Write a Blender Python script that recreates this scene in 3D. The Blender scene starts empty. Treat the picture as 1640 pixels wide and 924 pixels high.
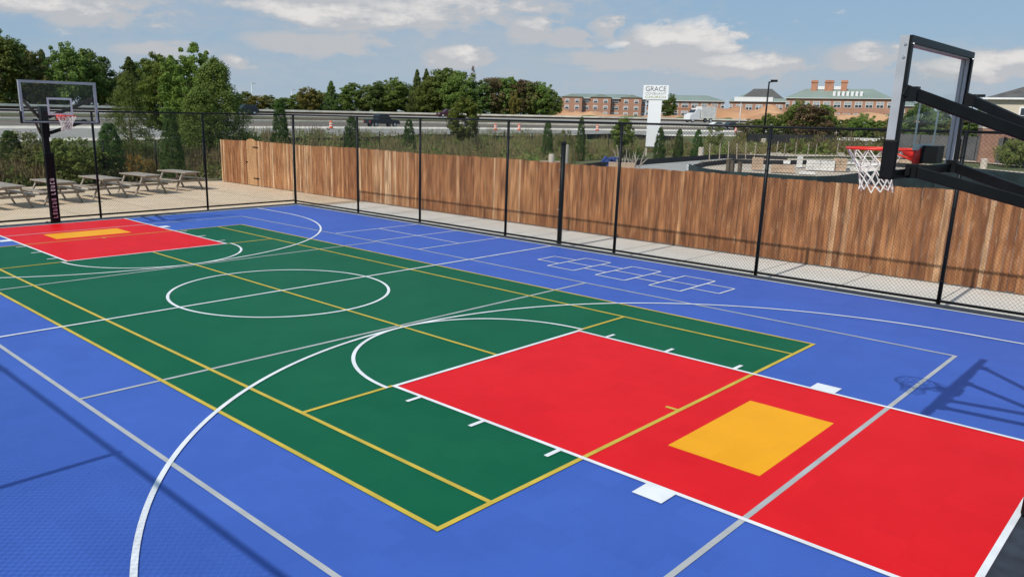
import bpy, math, random
from mathutils import Vector, Matrix, noise as mn
random.seed(7)
R=math.radians
FT=.3048
sc=bpy.context.scene
col=sc.collection

# ------------------------------------------------------------------ camera
CAM=Vector((39.279*FT,-24.724*FT,10.307*FT)); FPX=1250.06; CX,CY=751.8,491.4
_yaw,_pit,_rol=2.33747,.240371,.020173
FW=Vector((math.cos(_yaw)*math.cos(_pit),math.sin(_yaw)*math.cos(_pit),-math.sin(_pit)))
_r=FW.cross(Vector((0,0,1))).normalized(); _u=_r.cross(FW)
RT=_r*math.cos(_rol)+_u*math.sin(_rol); UP=-_r*math.sin(_rol)+_u*math.cos(_rol)
cd=bpy.data.cameras.new('camera'); co=bpy.data.objects.new('camera',cd); col.objects.link(co); sc.camera=co
cd.sensor_width=36; cd.lens=FPX/1640*36; cd.shift_x=(820-CX)/1640; cd.shift_y=(CY-462)/1640
cd.clip_start=.05; cd.clip_end=9000
m=Matrix((RT,UP,-FW)).transposed().to_4x4(); m.translation=CAM; co.matrix_world=m
def ray(u,v): return FW+RT*((u-CX)/FPX)-UP*((v-CY)/FPX)
def at_z(u,v,z=0.):                      # survey helper: where the sight line of a photo point meets the height z
    d=ray(u,v); t=(z-CAM.z)/d.z; return CAM+d*t
def at_d(u,v,dist):                      # ... or the horizontal distance dist
    d=ray(u,v); t=dist/math.hypot(d.x,d.y); return CAM+d*t

# ------------------------------------------------------------------ materials
MT={}
def new_mat(name):
    m=bpy.data.materials.new(name); m.use_nodes=True; MT[name]=m
    return m,m.node_tree,m.node_tree.nodes['Principled BSDF']
def mat(name,c,rough=.7,var=0.,scale=5.,metal=0.,bump=0.,bscale=40.,spec=.5,c2=None,detail=4,stretch=None,tint=None):
    m,t,b=new_mat(name); N=t.nodes; L=t.links
    b.inputs['Roughness'].default_value=rough; b.inputs['Metallic'].default_value=metal
    b.inputs['Specular IOR Level'].default_value=spec
    b.inputs['Base Color'].default_value=(*c,1)
    tc=N.new('ShaderNodeTexCoord'); src=tc.outputs['Object']
    if stretch:
        mp=N.new('ShaderNodeMapping'); mp.inputs['Scale'].default_value=stretch; L.new(src,mp.inputs[0]); src=mp.outputs[0]
    if var or c2:
        n=N.new('ShaderNodeTexNoise'); n.inputs['Scale'].default_value=scale; n.inputs['Detail'].default_value=detail; L.new(src,n.inputs['Vector'])
        r=N.new('ShaderNodeValToRGB'); L.new(n.outputs[0],r.inputs[0])
        a=c2 or tuple(x*(1-var) for x in c); d=c if c2 else tuple(min(1,x*(1+var)) for x in c)
        r.color_ramp.elements[0].position=.34; r.color_ramp.elements[1].position=.66
        r.color_ramp.elements[0].color=(*a,1); r.color_ramp.elements[1].color=(*d,1)
        out=r.outputs[0]
        if tint:
            at=N.new('ShaderNodeAttribute'); at.attribute_name='tint'
            r2=N.new('ShaderNodeValToRGB'); L.new(at.outputs['Fac'],r2.inputs[0])
            r2.color_ramp.elements[0].color=(*tint[0],1); r2.color_ramp.elements[1].color=(*tint[-1],1)
            for i,cc in enumerate(tint[1:-1]):
                e=r2.color_ramp.elements.new((i+1)/(len(tint)-1)); e.color=(*cc,1)
            mx=N.new('ShaderNodeMix'); mx.data_type='RGBA'; mx.blend_type='MULTIPLY'; mx.inputs[0].default_value=1
            L.new(out,mx.inputs[6]); L.new(r2.outputs[0],mx.inputs[7]); out=mx.outputs[2]
            mp2=N.new('ShaderNodeMapping'); mp2.inputs['Scale'].default_value=(9,9,1.3); L.new(tc.outputs['Object'],mp2.inputs[0])
            n3=N.new('ShaderNodeTexNoise'); n3.inputs['Scale'].default_value=1.6; n3.inputs['Detail'].default_value=11; n3.inputs['Roughness'].default_value=.72; L.new(mp2.outputs[0],n3.inputs['Vector'])
            r3=N.new('ShaderNodeValToRGB'); L.new(n3.outputs[0],r3.inputs[0]); r3.color_ramp.elements[0].position=.54; r3.color_ramp.elements[1].position=.72
            r3.color_ramp.elements[0].color=(0,0,0,1); r3.color_ramp.elements[1].color=(.7,.7,.7,1)
            m3=N.new('ShaderNodeMix'); m3.data_type='RGBA'; L.new(r3.outputs[0],m3.inputs[0]); L.new(out,m3.inputs[6]); m3.inputs[7].default_value=(.66,.45,.27,1); out=m3.outputs[2]
            n4=N.new('ShaderNodeTexNoise'); n4.inputs['Scale'].default_value=.9; n4.inputs['Detail'].default_value=7; L.new(mp2.outputs[0],n4.inputs['Vector'])
            r4=N.new('ShaderNodeValToRGB'); L.new(n4.outputs[0],r4.inputs[0]); r4.color_ramp.elements[0].position=.3; r4.color_ramp.elements[1].position=.62
            r4.color_ramp.elements[0].color=(.5,.44,.40,1); r4.color_ramp.elements[1].color=(1,1,1,1)
            m4=N.new('ShaderNodeMix'); m4.data_type='RGBA'; m4.blend_type='MULTIPLY'; m4.inputs[0].default_value=1; L.new(out,m4.inputs[6]); L.new(r4.outputs[0],m4.inputs[7]); out=m4.outputs[2]
        L.new(out,b.inputs['Base Color'])
    if bump:
        n=N.new('ShaderNodeTexNoise'); n.inputs['Scale'].default_value=bscale; n.inputs['Detail'].default_value=5; L.new(src,n.inputs['Vector'])
        bp=N.new('ShaderNodeBump'); bp.inputs['Strength'].default_value=bump; bp.inputs['Distance'].default_value=.02
        L.new(n.outputs[0],bp.inputs['Height']); L.new(bp.outputs[0],b.inputs['Normal'])
    return m
def court_mat(name,c,rough=.48,var=.07,spec=.3):
    """Interlocking sports tile: fine moulded grid, faint scuffs and a satin sheen."""
    m,t,b=new_mat(name); N=t.nodes; L=t.links
    tc=N.new('ShaderNodeTexCoord')
    n=N.new('ShaderNodeTexNoise'); n.inputs['Scale'].default_value=.55; n.inputs['Detail'].default_value=9; n.inputs['Roughness'].default_value=.68
    L.new(tc.outputs['Object'],n.inputs['Vector'])
    w=N.new('ShaderNodeTexWhiteNoise'); w.noise_dimensions='2D'
    sn=N.new('ShaderNodeVectorMath'); sn.operation='SNAP'; sn.inputs[1].default_value=(.305,.305,.305); L.new(tc.outputs['Object'],sn.inputs[0]); L.new(sn.outputs[0],w.inputs['Vector'])
    ma=N.new('ShaderNodeMath'); ma.operation='MULTIPLY_ADD'; ma.inputs[1].default_value=.16; L.new(w.outputs['Value'],ma.inputs[0]); L.new(n.outputs[0],ma.inputs[2])
    r=N.new('ShaderNodeValToRGB'); L.new(ma.outputs[0],r.inputs[0])
    r.color_ramp.elements[0].position=.35; r.color_ramp.elements[1].position=.8
    r.color_ramp.elements[0].color=(*[x*(1-var) for x in c],1); r.color_ramp.elements[1].color=(*[min(1,x*(1+var)+.004) for x in c],1)
    L.new(r.outputs[0],b.inputs['Base Color'])
    b.inputs['Roughness'].default_value=rough; b.inputs['Specular IOR Level'].default_value=spec
    # moulded rib pattern
    w1=N.new('ShaderNodeTexVoronoi'); w1.inputs['Scale'].default_value=52; w1.feature='DISTANCE_TO_EDGE'; w1.inputs['Randomness'].default_value=.25
    L.new(tc.outputs['Object'],w1.inputs['Vector'])
    n2=N.new('ShaderNodeTexNoise'); n2.inputs['Scale'].default_value=9; n2.inputs['Detail'].default_value=3; L.new(tc.outputs['Object'],n2.inputs['Vector'])
    s=N.new('ShaderNodeMath'); s.operation='MULTIPLY_ADD'; s.inputs[1].default_value=1.4; L.new(w1.outputs['Distance'],s.inputs[0]); L.new(n2.outputs[0],s.inputs[2])
    bp=N.new('ShaderNodeBump'); bp.inputs['Strength'].default_value=.26; bp.inputs['Distance'].default_value=.005
    L.new(s.outputs[0],bp.inputs['Height']); L.new(bp.outputs[0],b.inputs['Normal'])
    return m
def leaf_mat(name,dark,light,trans=.3):
    m,t,b=new_mat(name); N=t.nodes; L=t.links
    at=N.new('ShaderNodeAttribute'); at.attribute_name='tint'
    r=N.new('ShaderNodeValToRGB'); L.new(at.outputs['Fac'],r.inputs[0])
    r.color_ramp.elements[0].color=(*dark,1); r.color_ramp.elements[1].color=(*light,1)
    oi=N.new('ShaderNodeObjectInfo'); h=N.new('ShaderNodeHueSaturation'); L.new(r.outputs[0],h.inputs['Color'])
    mr=N.new('ShaderNodeMapRange'); mr.inputs[3].default_value=.475; mr.inputs[4].default_value=.515; L.new(oi.outputs['Random'],mr.inputs[0]); L.new(mr.outputs[0],h.inputs['Hue'])
    mv=N.new('ShaderNodeMapRange'); mv.inputs[3].default_value=.75; mv.inputs[4].default_value=1.2; L.new(oi.outputs['Random'],mv.inputs[0]); L.new(mv.outputs[0],h.inputs['Value'])
    L.new(h.outputs[0],b.inputs['Base Color']); b.inputs['Roughness'].default_value=.75; b.inputs['Specular IOR Level'].default_value=.2
    tr=N.new('ShaderNodeBsdfTranslucent'); L.new(h.outputs[0],tr.inputs[0])
    ms=N.new('ShaderNodeMixShader'); ms.inputs[0].default_value=trans
    o=N['Material Output']; L.new(b.outputs[0],ms.inputs[1]); L.new(tr.outputs[0],ms.inputs[2]); L.new(ms.outputs[0],o.inputs[0])
    return m

BLUE=court_mat('court_blue',(.048,.118,.465),spec=.28); GREEN=court_mat('court_green',(.001,.112,.047),spec=.10); RED=court_mat('court_red',(.76,.006,.010),spec=.12); AMBER=court_mat('court_amber',(.95,.40,.006),spec=.14)
WHITE_L=mat('line_white',(.82,.82,.82),.55,var=.1,scale=3,detail=8); YEL_L=mat('line_yellow',(.64,.45,.045),.55,var=.12,scale=3,detail=8); GRAY_L=mat('line_gray',(.46,.46,.45),.55,var=.1,scale=3,detail=8)
ASPH=mat('border_asphalt',(.032,.040,.056),.85,var=.3,scale=6,bump=.4,bscale=120)
CONC=mat('concrete_tan',(.74,.57,.39),.88,c2=(.64,.49,.33),scale=.9,detail=9,bump=.25,bscale=60)
CONCW=mat('concrete_pale',(.82,.77,.68),.88,c2=(.74,.69,.60),scale=.9,detail=9,bump=.25,bscale=60)
JOINT=mat('joint',(.16,.14,.12),.95)
BLK=mat('black_metal',(.006,.007,.008),.45,spec=.22,var=.2,scale=9)
BLKP=mat('black_padding',(.005,.005,.006),.6,spec=.18,var=.25,scale=6)
VINYL=mat('black_vinyl_wire',(.014,.016,.016),.5)
SILV=mat('silver_metal',(.46,.47,.49),.45,metal=.3,var=.08,scale=6)
BOLT=mat('bolt_steel',(.6,.6,.6),.35,metal=.9)
REDM=mat('rim_red',(.75,.035,.02),.42,spec=.5,var=.08)
NET=mat('net_cord',(.78,.76,.72),.85,var=.08,scale=30)
PWHITE=mat('white_paint',(.78,.78,.77),.6,var=.04)
PINK=mat('faded_lettering',(.55,.42,.48),.7,var=.2,scale=30)
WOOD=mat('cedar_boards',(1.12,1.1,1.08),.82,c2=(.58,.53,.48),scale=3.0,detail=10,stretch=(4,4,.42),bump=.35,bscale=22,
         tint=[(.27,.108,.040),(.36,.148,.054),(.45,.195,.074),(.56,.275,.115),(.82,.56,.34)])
WOODG=mat('gate_boards',(.56,.32,.15),.82,c2=(.42,.22,.095),scale=3,detail=7,stretch=(5,5,.5))
GREYW=mat('weathered_wood',(.42,.36,.29),.85,c2=(.29,.24,.19),scale=4,detail=7,stretch=(1,6,6),bump=.3)
BARK=mat('bark',(.11,.085,.06),.95,var=.3,scale=5,bump=.6,bscale=14)
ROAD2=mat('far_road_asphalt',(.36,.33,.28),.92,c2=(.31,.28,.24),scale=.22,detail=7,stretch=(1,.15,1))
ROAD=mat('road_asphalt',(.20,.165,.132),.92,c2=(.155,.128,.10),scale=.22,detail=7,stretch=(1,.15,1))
SHOULD=mat('shoulder_asphalt',(.34,.32,.28),.92,c2=(.28,.265,.23),scale=.3,detail=7)
BARR=mat('barrier_concrete',(.78,.71,.60),.9,var=.15,scale=.6)
DIRT_SHADE=mat('median_dirt_rail_shade',(.085,.055,.036),.95,var=.3,scale=.6)
SOIL=mat('orange_soil',(.60,.34,.18),.95,c2=(.44,.22,.11),scale=.09,detail=8,bump=.5,bscale=1.)
SAND=mat('pit_sand',(.58,.48,.37),.95,c2=(.45,.37,.28),scale=.25,detail=9,bump=.5,bscale=3.)
GRAV=mat('driveway_gravel',(.44,.42,.38),.95,c2=(.35,.33,.30),scale=.5,detail=9,bump=.4,bscale=9.)
TARP=mat('dark_tarp',(.012,.030,.032),.5,var=.5,scale=1.2,bump=.7,bscale=4)
SILT=mat('black_silt_cloth',(.014,.015,.016),.75,var=.4,scale=1.)
BRICK=mat('brick',(.44,.235,.16),.9,c2=(.375,.20,.135),scale=.3,detail=8)
BRICKH=mat('house_brick',(.34,.19,.13),.9,c2=(.26,.14,.10),scale=2.,detail=9)
BLIND=mat('window_blind',(.34,.36,.37),.4)
BRICKC=mat('chimney_brick',(.45,.21,.125),.9,var=.12,scale=.4)
GROOF=mat('green_roof',(.235,.285,.245),.7,var=.1,scale=.1)
ROOFD=mat('shingle',(.10,.095,.09),.9,var=.2,scale=1.5)
SIDING=mat('cream_siding',(.60,.53,.42),.8,var=.05,scale=2,stretch=(.2,.2,8))
GLASSD=mat('dark_window',(.035,.045,.055),.15)
SIGNW=mat('sign_white',(.86,.87,.88),.5)
TXTG=mat('sign_letter_gray',(.16,.165,.17),.6); TXTG2=mat('sign_letter_pale',(.36,.38,.38),.6); TXTO=mat('sign_letter_olive',(.38,.40,.13),.6)
ORNG=mat('safety_orange',(.85,.16,.05),.5); CARD=mat('car_dark',(.018,.024,.034),.25,spec=.6); CARW=mat('car_white',(.7,.7,.7),.3); CARR=mat('car_maroon',(.06,.012,.02),.3)
TYRE=mat('tyre',(.015,.015,.015),.8); LAMPW=mat('lamp_lens',(.7,.7,.68),.2)
COLUM=mat('concrete_pillar',(.56,.49,.40),.9,var=.1,scale=2)
STACKW=mat('white_block',(.66,.64,.60),.85,var=.12,scale=2); STACKT=mat('tan_block',(.46,.33,.23),.9,var=.15,scale=2); BLUET=mat('blue_tarp',(.03,.06,.22),.6,var=.4,scale=4)
GREYF=mat('grey_panel',(.13,.125,.125),.85,var=.2,scale=1); METG=mat('pale_metal',(.55,.57,.58),.5,metal=.3)
LF_DEC=leaf_mat('leaf_deciduous',(.085,.135,.028),(.24,.31,.07),.34); LF_LIME=leaf_mat('leaf_lime',(.08,.125,.02),(.26,.32,.06),.4)
LF_DRK=leaf_mat('leaf_dark',(.062,.105,.03),(.18,.245,.06),.3); LF_OLV=leaf_mat('leaf_olive',(.11,.125,.038),(.28,.27,.09),.3)
LF_GLD=leaf_mat('leaf_gold',(.14,.145,.03),(.36,.31,.06),.3); LF_BRN=leaf_mat('leaf_russet',(.11,.075,.042),(.26,.17,.09),.3)
LF_EVG=leaf_mat('leaf_evergreen',(.035,.08,.016),(.09,.16,.034),.15); LF_DRY=leaf_mat('leaf_dry_grass',(.15,.115,.058),(.31,.24,.12),.3); LF_ORG=leaf_mat('flower_orange',(.24,.15,.03),(.46,.29,.05),.3)
def ground_mat():
    m,t,b=new_mat('wild_ground'); N=t.nodes; L=t.links
    tc=N.new('ShaderNodeTexCoord')
    n=N.new('ShaderNodeTexNoise'); n.inputs['Scale'].default_value=.06; n.inputs['Detail'].default_value=12; n.inputs['Roughness'].default_value=.7; L.new(tc.outputs['Object'],n.inputs['Vector'])
    r=N.new('ShaderNodeValToRGB'); L.new(n.outputs[0],r.inputs[0]); E=r.color_ramp.elements
    E[0].position=.3; E[0].color=(.05,.062,.022,1); E[1].position=.72; E[1].color=(.23,.16,.09,1)
    e=E.new(.5); e.color=(.10,.115,.035,1)
    L.new(r.outputs[0],b.inputs['Base Color']); b.inputs['Roughness'].default_value=.95
    n2=N.new('ShaderNodeTexNoise'); n2.inputs['Scale'].default_value=2; n2.inputs['Detail'].default_value=8; L.new(tc.outputs['Object'],n2.inputs['Vector'])
    bp=N.new('ShaderNodeBump'); bp.inputs['Distance'].default_value=.2; bp.inputs['Strength'].default_value=.6; L.new(n2.outputs[0],bp.inputs['Height']); L.new(bp.outputs[0],b.inputs['Normal'])
    return m
GROUND=ground_mat()
GRASS=mat('roadside_grass',(.10,.15,.03),.95,c2=(.06,.10,.02),scale=.4,detail=8)
def glass_mat():
    m,t,b=new_mat('board_glass'); N=t.nodes; L=t.links
    tr=N.new('ShaderNodeBsdfTransparent'); tr.inputs[0].default_value=(.99,.995,.99,1)
    gl=N.new('ShaderNodeBsdfGlossy'); gl.inputs['Roughness'].default_value=.03; gl.inputs[0].default_value=(.9,.9,.9,1)
    lw_=N.new('ShaderNodeLayerWeight'); lw_.inputs[0].default_value=.5; pw=N.new('ShaderNodeMath'); pw.operation='POWER'; pw.inputs[1].default_value=4.; L.new(lw_.outputs['Facing'],pw.inputs[0]); fr=N.new('ShaderNodeMath'); fr.operation='MULTIPLY_ADD'; fr.inputs[1].default_value=.12; fr.inputs[2].default_value=.008; L.new(pw.outputs[0],fr.inputs[0])
    df=N.new('ShaderNodeBsdfDiffuse'); df.inputs[0].default_value=(.6,.6,.6,1)
    mx=N.new('ShaderNodeMixShader'); L.new(fr.outputs[0],mx.inputs[0]); L.new(tr.outputs[0],mx.inputs[1]); L.new(gl.outputs[0],mx.inputs[2])
    m2=N.new('ShaderNodeMixShader'); m2.inputs[0].default_value=.018; L.new(mx.outputs[0],m2.inputs[1]); L.new(df.outputs[0],m2.inputs[2])
    L.new(m2.outputs[0],N['Material Output'].inputs[0]); return m
GLASS=glass_mat()

# ------------------------------------------------------------------ mesh helpers
class MB:
    def __init__(s): s.v=[]; s.f=[]; s.m=[]; s.t=[]; s.mats=[]
    def mi(s,m):
        if m not in s.mats: s.mats.append(m)
        return s.mats.index(m)
    def add(s,vs,fs,m,tint=.5):
        o=len(s.v); s.v+= [tuple(x) for x in vs]; k=s.mi(m)
        for f in fs: s.f.append([i+o for i in f]); s.m.append(k); s.t.append(tint)
        return s
    def box(s,x0,x1,y0,y1,z0,z1,m,tint=.5):
        vs=[(x,y,z) for z in (z0,z1) for y in (y0,y1) for x in (x0,x1)]
        return s.add(vs,[(0,2,3,1),(4,5,7,6),(0,1,5,4),(2,6,7,3),(0,4,6,2),(1,3,7,5)],m,tint)
    def bar(s,p,q,w,h,m,up=(0,0,1),tint=.5,w2=None,h2=None):
        p=Vector(p);q=Vector(q);d=(q-p).normalized();up=Vector(up)
        a=d.cross(up)
        if a.length<1e-4: a=d.cross(Vector((1,0,0)))
        a.normalize(); b=a.cross(d)
        w2=w2 or w; h2=h2 or h
        vs=[p+a*(i*w/2)+b*(j*h/2) for i,j in ((-1,-1),(1,-1),(1,1),(-1,1))]+[q+a*(i*w2/2)+b*(j*h2/2) for i,j in ((-1,-1),(1,-1),(1,1),(-1,1))]
        return s.add(vs,[(3,2,1,0),(4,5,6,7),(0,1,5,4),(1,2,6,5),(2,3,7,6),(3,0,4,7)],m,tint)
    def tube(s,pts,r,m,n=8,closed=False,tint=.5,caps=True):
        pts=[Vector(p) for p in pts]; rs=r if isinstance(r,(list,tuple)) else [r]*len(pts)
        vs=[];fs=[];L_=len(pts); a=None
        for i,p in enumerate(pts):
            if closed: d=(pts[(i+1)%L_]-pts[i-1])
            else: d=pts[min(i+1,L_-1)]-pts[max(i-1,0)]
            d.normalize()
            if a is None:
                a=d.cross(Vector((0,0,1)))
                if a.length<1e-3: a=d.cross(Vector((1,0,0)))
            a=(a-d*a.dot(d)).normalized(); b=a.cross(d)
            for k in range(n):
                t=2*math.pi*k/n; vs.append(p+(a*math.cos(t)+b*math.sin(t))*rs[i])
        for i in range(L_ if closed else L_-1):
            j=(i+1)%L_
            for k in range(n): fs.append((i*n+k,j*n+k,j*n+(k+1)%n,i*n+(k+1)%n))
        if caps and not closed: fs.append(tuple(range(n))); fs.append(tuple(range((L_-1)*n+n-1,(L_-1)*n-1,-1)))
        return s.add(vs,fs,m,tint)
    def prism(s,poly,axis,a0,a1,m,tint=.5):
        """poly = list of 2-D points; axis 'z','x' or 'y' extrudes from a0 to a1."""
        def P(p,a): return {'z':(p[0],p[1],a),'y':(p[0],a,p[1]),'x':(a,p[0],p[1])}[axis]
        n=len(poly); vs=[P(p,a0) for p in poly]+[P(p,a1) for p in poly]
        fs=[tuple(range(n))[::-1],tuple(range(n,2*n))]+[(i,(i+1)%n,n+(i+1)%n,n+i) for i in range(n)]
        return s.add(vs,fs,m,tint)
    def sheet(s,poly,z,m): return s.add([(x,y,z) for x,y in poly],[tuple(range(len(poly)))],m)
    def rect(s,x0,x1,y0,y1,z,m): return s.sheet([(x0,y0),(x1,y0),(x1,y1),(x0,y1)],z,m)
    def line(s,a,b,w,z,m):
        ax,ay=a;bx,by=b;l=math.hypot(bx-ax,by-ay);nx,ny=-(by-ay)/l*w/2,(bx-ax)/l*w/2
        return s.sheet([(ax+nx,ay+ny),(ax-nx,ay-ny),(bx-nx,by-ny),(bx+nx,by+ny)][::-1],z,m)
    def arc(s,cx,cy,r,w,z,m,t0=0,t1=2*math.pi,n=96):
        vs=[];fs=[]
        for i in range(n+1):
            t=t0+(t1-t0)*i/n
            for q in (r-w/2,r+w/2): vs.append((cx+q*math.cos(t),cy+q*math.sin(t),z))
        for i in range(n): fs.append((2*i,2*i+1,2*i+3,2*i+2))
        return s.add(vs,fs,m)
    def ribbon(s,pts,z0,z1,th,m,tint=.5):
        """upright wall following a ground line, with thickness"""
        for i in range(len(pts)-1):
            a=pts[i];b=pts[i+1]; za=z0(a) if callable(z0) else z0; zb=z0(b) if callable(z0) else z0
            d=Vector((b[0]-a[0],b[1]-a[1])); d.normalize(); nx,ny=-d.y*th/2,d.x*th/2
            vs=[(a[0]-nx,a[1]-ny,za),(a[0]+nx,a[1]+ny,za),(b[0]+nx,b[1]+ny,zb),(b[0]-nx,b[1]-ny,zb),(a[0]-nx,a[1]-ny,za+z1),(a[0]+nx,a[1]+ny,za+z1),(b[0]+nx,b[1]+ny,zb+z1),(b[0]-nx,b[1]-ny,zb+z1)]
            s.add(vs,[(0,1,2,3),(7,6,5,4),(0,4,5,1),(1,5,6,2),(2,6,7,3),(3,7,4,0)],m,tint)
        return s
    def mesh(s,name,smooth=False):
        me=bpy.data.meshes.new(name); me.from_pydata(s.v,[],s.f)
        for m in s.mats: me.materials.append(m)
        me.polygons.foreach_set('material_index',s.m)
        at=me.attributes.new('tint','FLOAT','FACE'); at.data.foreach_set('value',s.t)
        if smooth: me.polygons.foreach_set('use_smooth',[True]*len(s.f))
        me.update(); return me
    def build(s,name,parent=None,smooth=False,label=None,loc=None):
        o=bpy.data.objects.new(name,s.mesh(name,smooth)); col.objects.link(o)
        if parent: o.parent=parent
        if loc is not None: o.location=loc
        if label: o['label']=label
        return o
def bevel(o,w,seg=2):
    b=o.modifiers.new('bevel','BEVEL'); b.width=w; b.segments=seg; b.limit_method='ANGLE'; return o
def thing(name,label,cat,loc=(0,0,0),rz=0,group=None):
    o=bpy.data.objects.new(name,None); o.empty_display_size=.3; col.objects.link(o); o.location=loc; o.rotation_euler.z=rz
    return tag(o,label,cat,group)
def tag(o,label,cat,group=None):
    o['label']=label; o['category']=cat
    if group: o['group']=group
    return o
def struct(o): o['kind']='structure'; return o
def dup(root,loc,rz=0,label=None,group=None,scale=None):
    r=root.copy(); col.objects.link(r); r.location=loc; r.rotation_euler=(0,0,rz)
    if label: r['label']=label
    if group: r['group']=group
    if scale: r.scale=scale
    for ch in list(root.children):
        c=ch.copy(); col.objects.link(c); c.parent=r
        for g in list(ch.children):
            d=g.copy(); col.objects.link(d); d.parent=c
    return r

# ------------------------------------------------------------------ terrain and motorway
def W(y):                                   # x of the near white edge line of the road
    if y<0: return -69.2-.309*y
    if y>150: return W(150)+.45*(y-150)
    return -69.2-.309*y+.00278*y*y
def Wp(y): return -.309 if y<0 else (.45 if y>150 else -.309+.00556*y)
PROF=[(-40,-.22),(-34,-.1),(-29,.12),(-23,.70),(-1,1.04),(0,1.05),(15,1.60),(17,1.63),(19,1.66),(25,2.22),(27,2.28),(51,2.72),(56,2.6),(75,2.5),(130,2.7),(190,3.2),(320,4.4),(700,5.5),(5200,5.5)]
def prof(s):
    if s<=PROF[0][0]: return -.22
    for (a,za),(b,zb) in zip(PROF,PROF[1:]):
        if s<=b: return za+(zb-za)*(s-a)/(b-a)
    return 5.5
def hw(y,s):
    c=math.sqrt(1+Wp(y)**2); return (W(y)-s/c, y+s*Wp(y)/c*0.0)
def s_of(x,y): return (W(y)-x)*math.sqrt(1+Wp(y)**2) if False else (W(y)-x)*1.0*math.sqrt(1+Wp(y)**2)
def hz(x,y): return prof(s_of(x,y))
YS=[-2500,-900,-400,-200,-100]+[-60+10*i for i in range(0,30)]+[250,280,320,380,460,560,800,1400,2500,4000]
def strip(s0,s1,dz,m,mb,y0=-2500,y1=4000):
    ys=[y for y in YS if y0<=y<=y1]
    vs=[]
    for y in ys:
        for s in (s0,s1): x,_=hw(y,s); vs.append((x,y,prof(s)+dz))
    mb.add(vs,[(2*i,2*i+2,2*i+3,2*i+1) for i in range(len(ys)-1)],m); return mb
g=MB()
vs=[];SS=[s for s,_ in PROF]
for y in YS:
    for s in SS: x,_=hw(y,s); vs.append((x,y,prof(s)))
n=len(SS); fs=[(i*n+j,(i+1)*n+j,(i+1)*n+j+1,i*n+j+1) for i in range(len(YS)-1) for j in range(n-1)]
g.add(vs,fs,GROUND)
vs=[]
for y in YS: x,_=hw(y,-40); vs+=[(x,y,-.22),(4000,y,-.22)]
g.add(vs,[(2*i+1,2*i+3,2*i+2,2*i) for i in range(len(YS)-1)],GROUND)
struct(g.build('ground'))
struct(strip(-22,-.6,.012,SHOULD,MB()).build('road_shoulder'))
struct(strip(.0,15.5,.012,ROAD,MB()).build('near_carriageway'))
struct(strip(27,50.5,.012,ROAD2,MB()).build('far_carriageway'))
struct(strip(17.8,26,.012,DIRT_SHADE,MB()).build('median_strip'))
struct(strip(-28,-22.3,.02,GRASS,MB()).build('roadside_grass'))
rl=MB(); strip(-.6,0,.016,WHITE_L,rl,y0=-60,y1=250); strip(14.9,15.15,.02,YEL_L,rl,y0=-60,y1=250); strip(49.4,49.8,.02,WHITE_L,rl,y0=-60,y1=250)
for k in range(-5,30):
    y=k*12.; a=hw(y,7.4)[0]; b=hw(y+3,7.4)[0]; rl.line((a,y),(b,y+3),.18,prof(7.4)+.03,WHITE_L)
    a=hw(y,38)[0]; b=hw(y+3,38)[0]; rl.line((a,y),(b,y+3),.18,prof(38)+.03,WHITE_L)
struct(rl.build('road_markings'))
def hpts(s,y0,y1,st=10):
    return [hw(y,s) for y in range(y0,y1+1,st)]
def barrier(s,h,label,y0=-60,y1=330,w=.5):
    mb=MB(); P=hpts(s,y0,y1)
    zf=lambda p:prof(s)-.02
    mb.ribbon(P,zf,h*.5,w*1.5,BARR); mb.ribbon(P,lambda p:prof(s)+h*.48,h*.5,w*.6,BARR)
    return tag(mb.build('concrete_barrier'),label,'barrier')
def kerb(s0,w,h,y0=-60,y1=250):
    mb=MB(); ys=[y for y in YS if y0<=y<=y1]; vs=[]
    for y in ys:
        for ss,dz in ((s0-w,0.),(s0-.12,h),(s0,h),(s0+.02,0.)): x,_=hw(y,ss); vs.append((x,y,prof(ss)+dz))
    mb.add(vs,[(4*i+k,4*i+4+k,4*i+5+k,4*i+1+k) for i in range(len(ys)-1) for k in range(3)],BARR); return struct(mb.build('road_kerb'))
kerb(-.1,.75,.24); kerb(-22.2,.5,.16)
barrier(16.6,.30,'long tan concrete barrier on the near side of the motorway median')
gr=thing('guard_rail','long pale guard rail beyond the far carriageway, below the tree line','guard rail')
MB().ribbon(hpts(51.5,-60,330),lambda p:prof(51.5)+.42,.36,.1,BARR).build('rail',gr)
MB().ribbon(hpts(52.1,-60,330),lambda p:prof(52.1)-.05,.50,.3,DIRT_SHADE).build('rail_shade_strip',gr)  # dark strip in the median dirt colour stands in for shade under the rail
# ------------------------------------------------------------------ court
Lh,Wb=36.74,25.74
def f(*a): return [x*FT for x in a]
slab=MB(); slab.box(*f(-38.6,38.9,-26.75,26.95),-.3,0,ASPH); struct(slab.build('court_border'))
mb=MB(); mb.rect(*f(-Lh,Lh,-Wb,Wb),.002,BLUE); struct(mb.build('blue_court_surface'))
XY,WYp,WYn=26.346,12.61,12.31
mb=MB(); mb.rect(*f(-XY,XY,-WYn,WYp),.0035,GREEN); struct(mb.build('green_court_surface'))
KL=19.476
for sgn,nm in ((1,'near'),(-1,'far')):
    mb=MB(); x0,x1=sorted((sgn*(Lh-KL),sgn*Lh)); mb.rect(*f(x0,x1,-6,6),.005,RED); struct(mb.build('red_key_surface'))
    mb=MB(); x0,x1=sorted((sgn*27.6,sgn*30.68)); mb.rect(*f(x0,x1,-3.16,2.86),.0065,AMBER); struct(mb.build('amber_box_surface'))
lw=.167*FT
gl=MB(); yl=MB(); wl=MB(); zg,zy,zw=.0075,.0095,.0115
Wgp,Wgn,Xg,Xg1=15.9,15.33,31.52,10.6
def GL(a,b,w=lw): gl.line(tuple(f(*a)),tuple(f(*b)),w,zg,GRAY_L)
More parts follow.
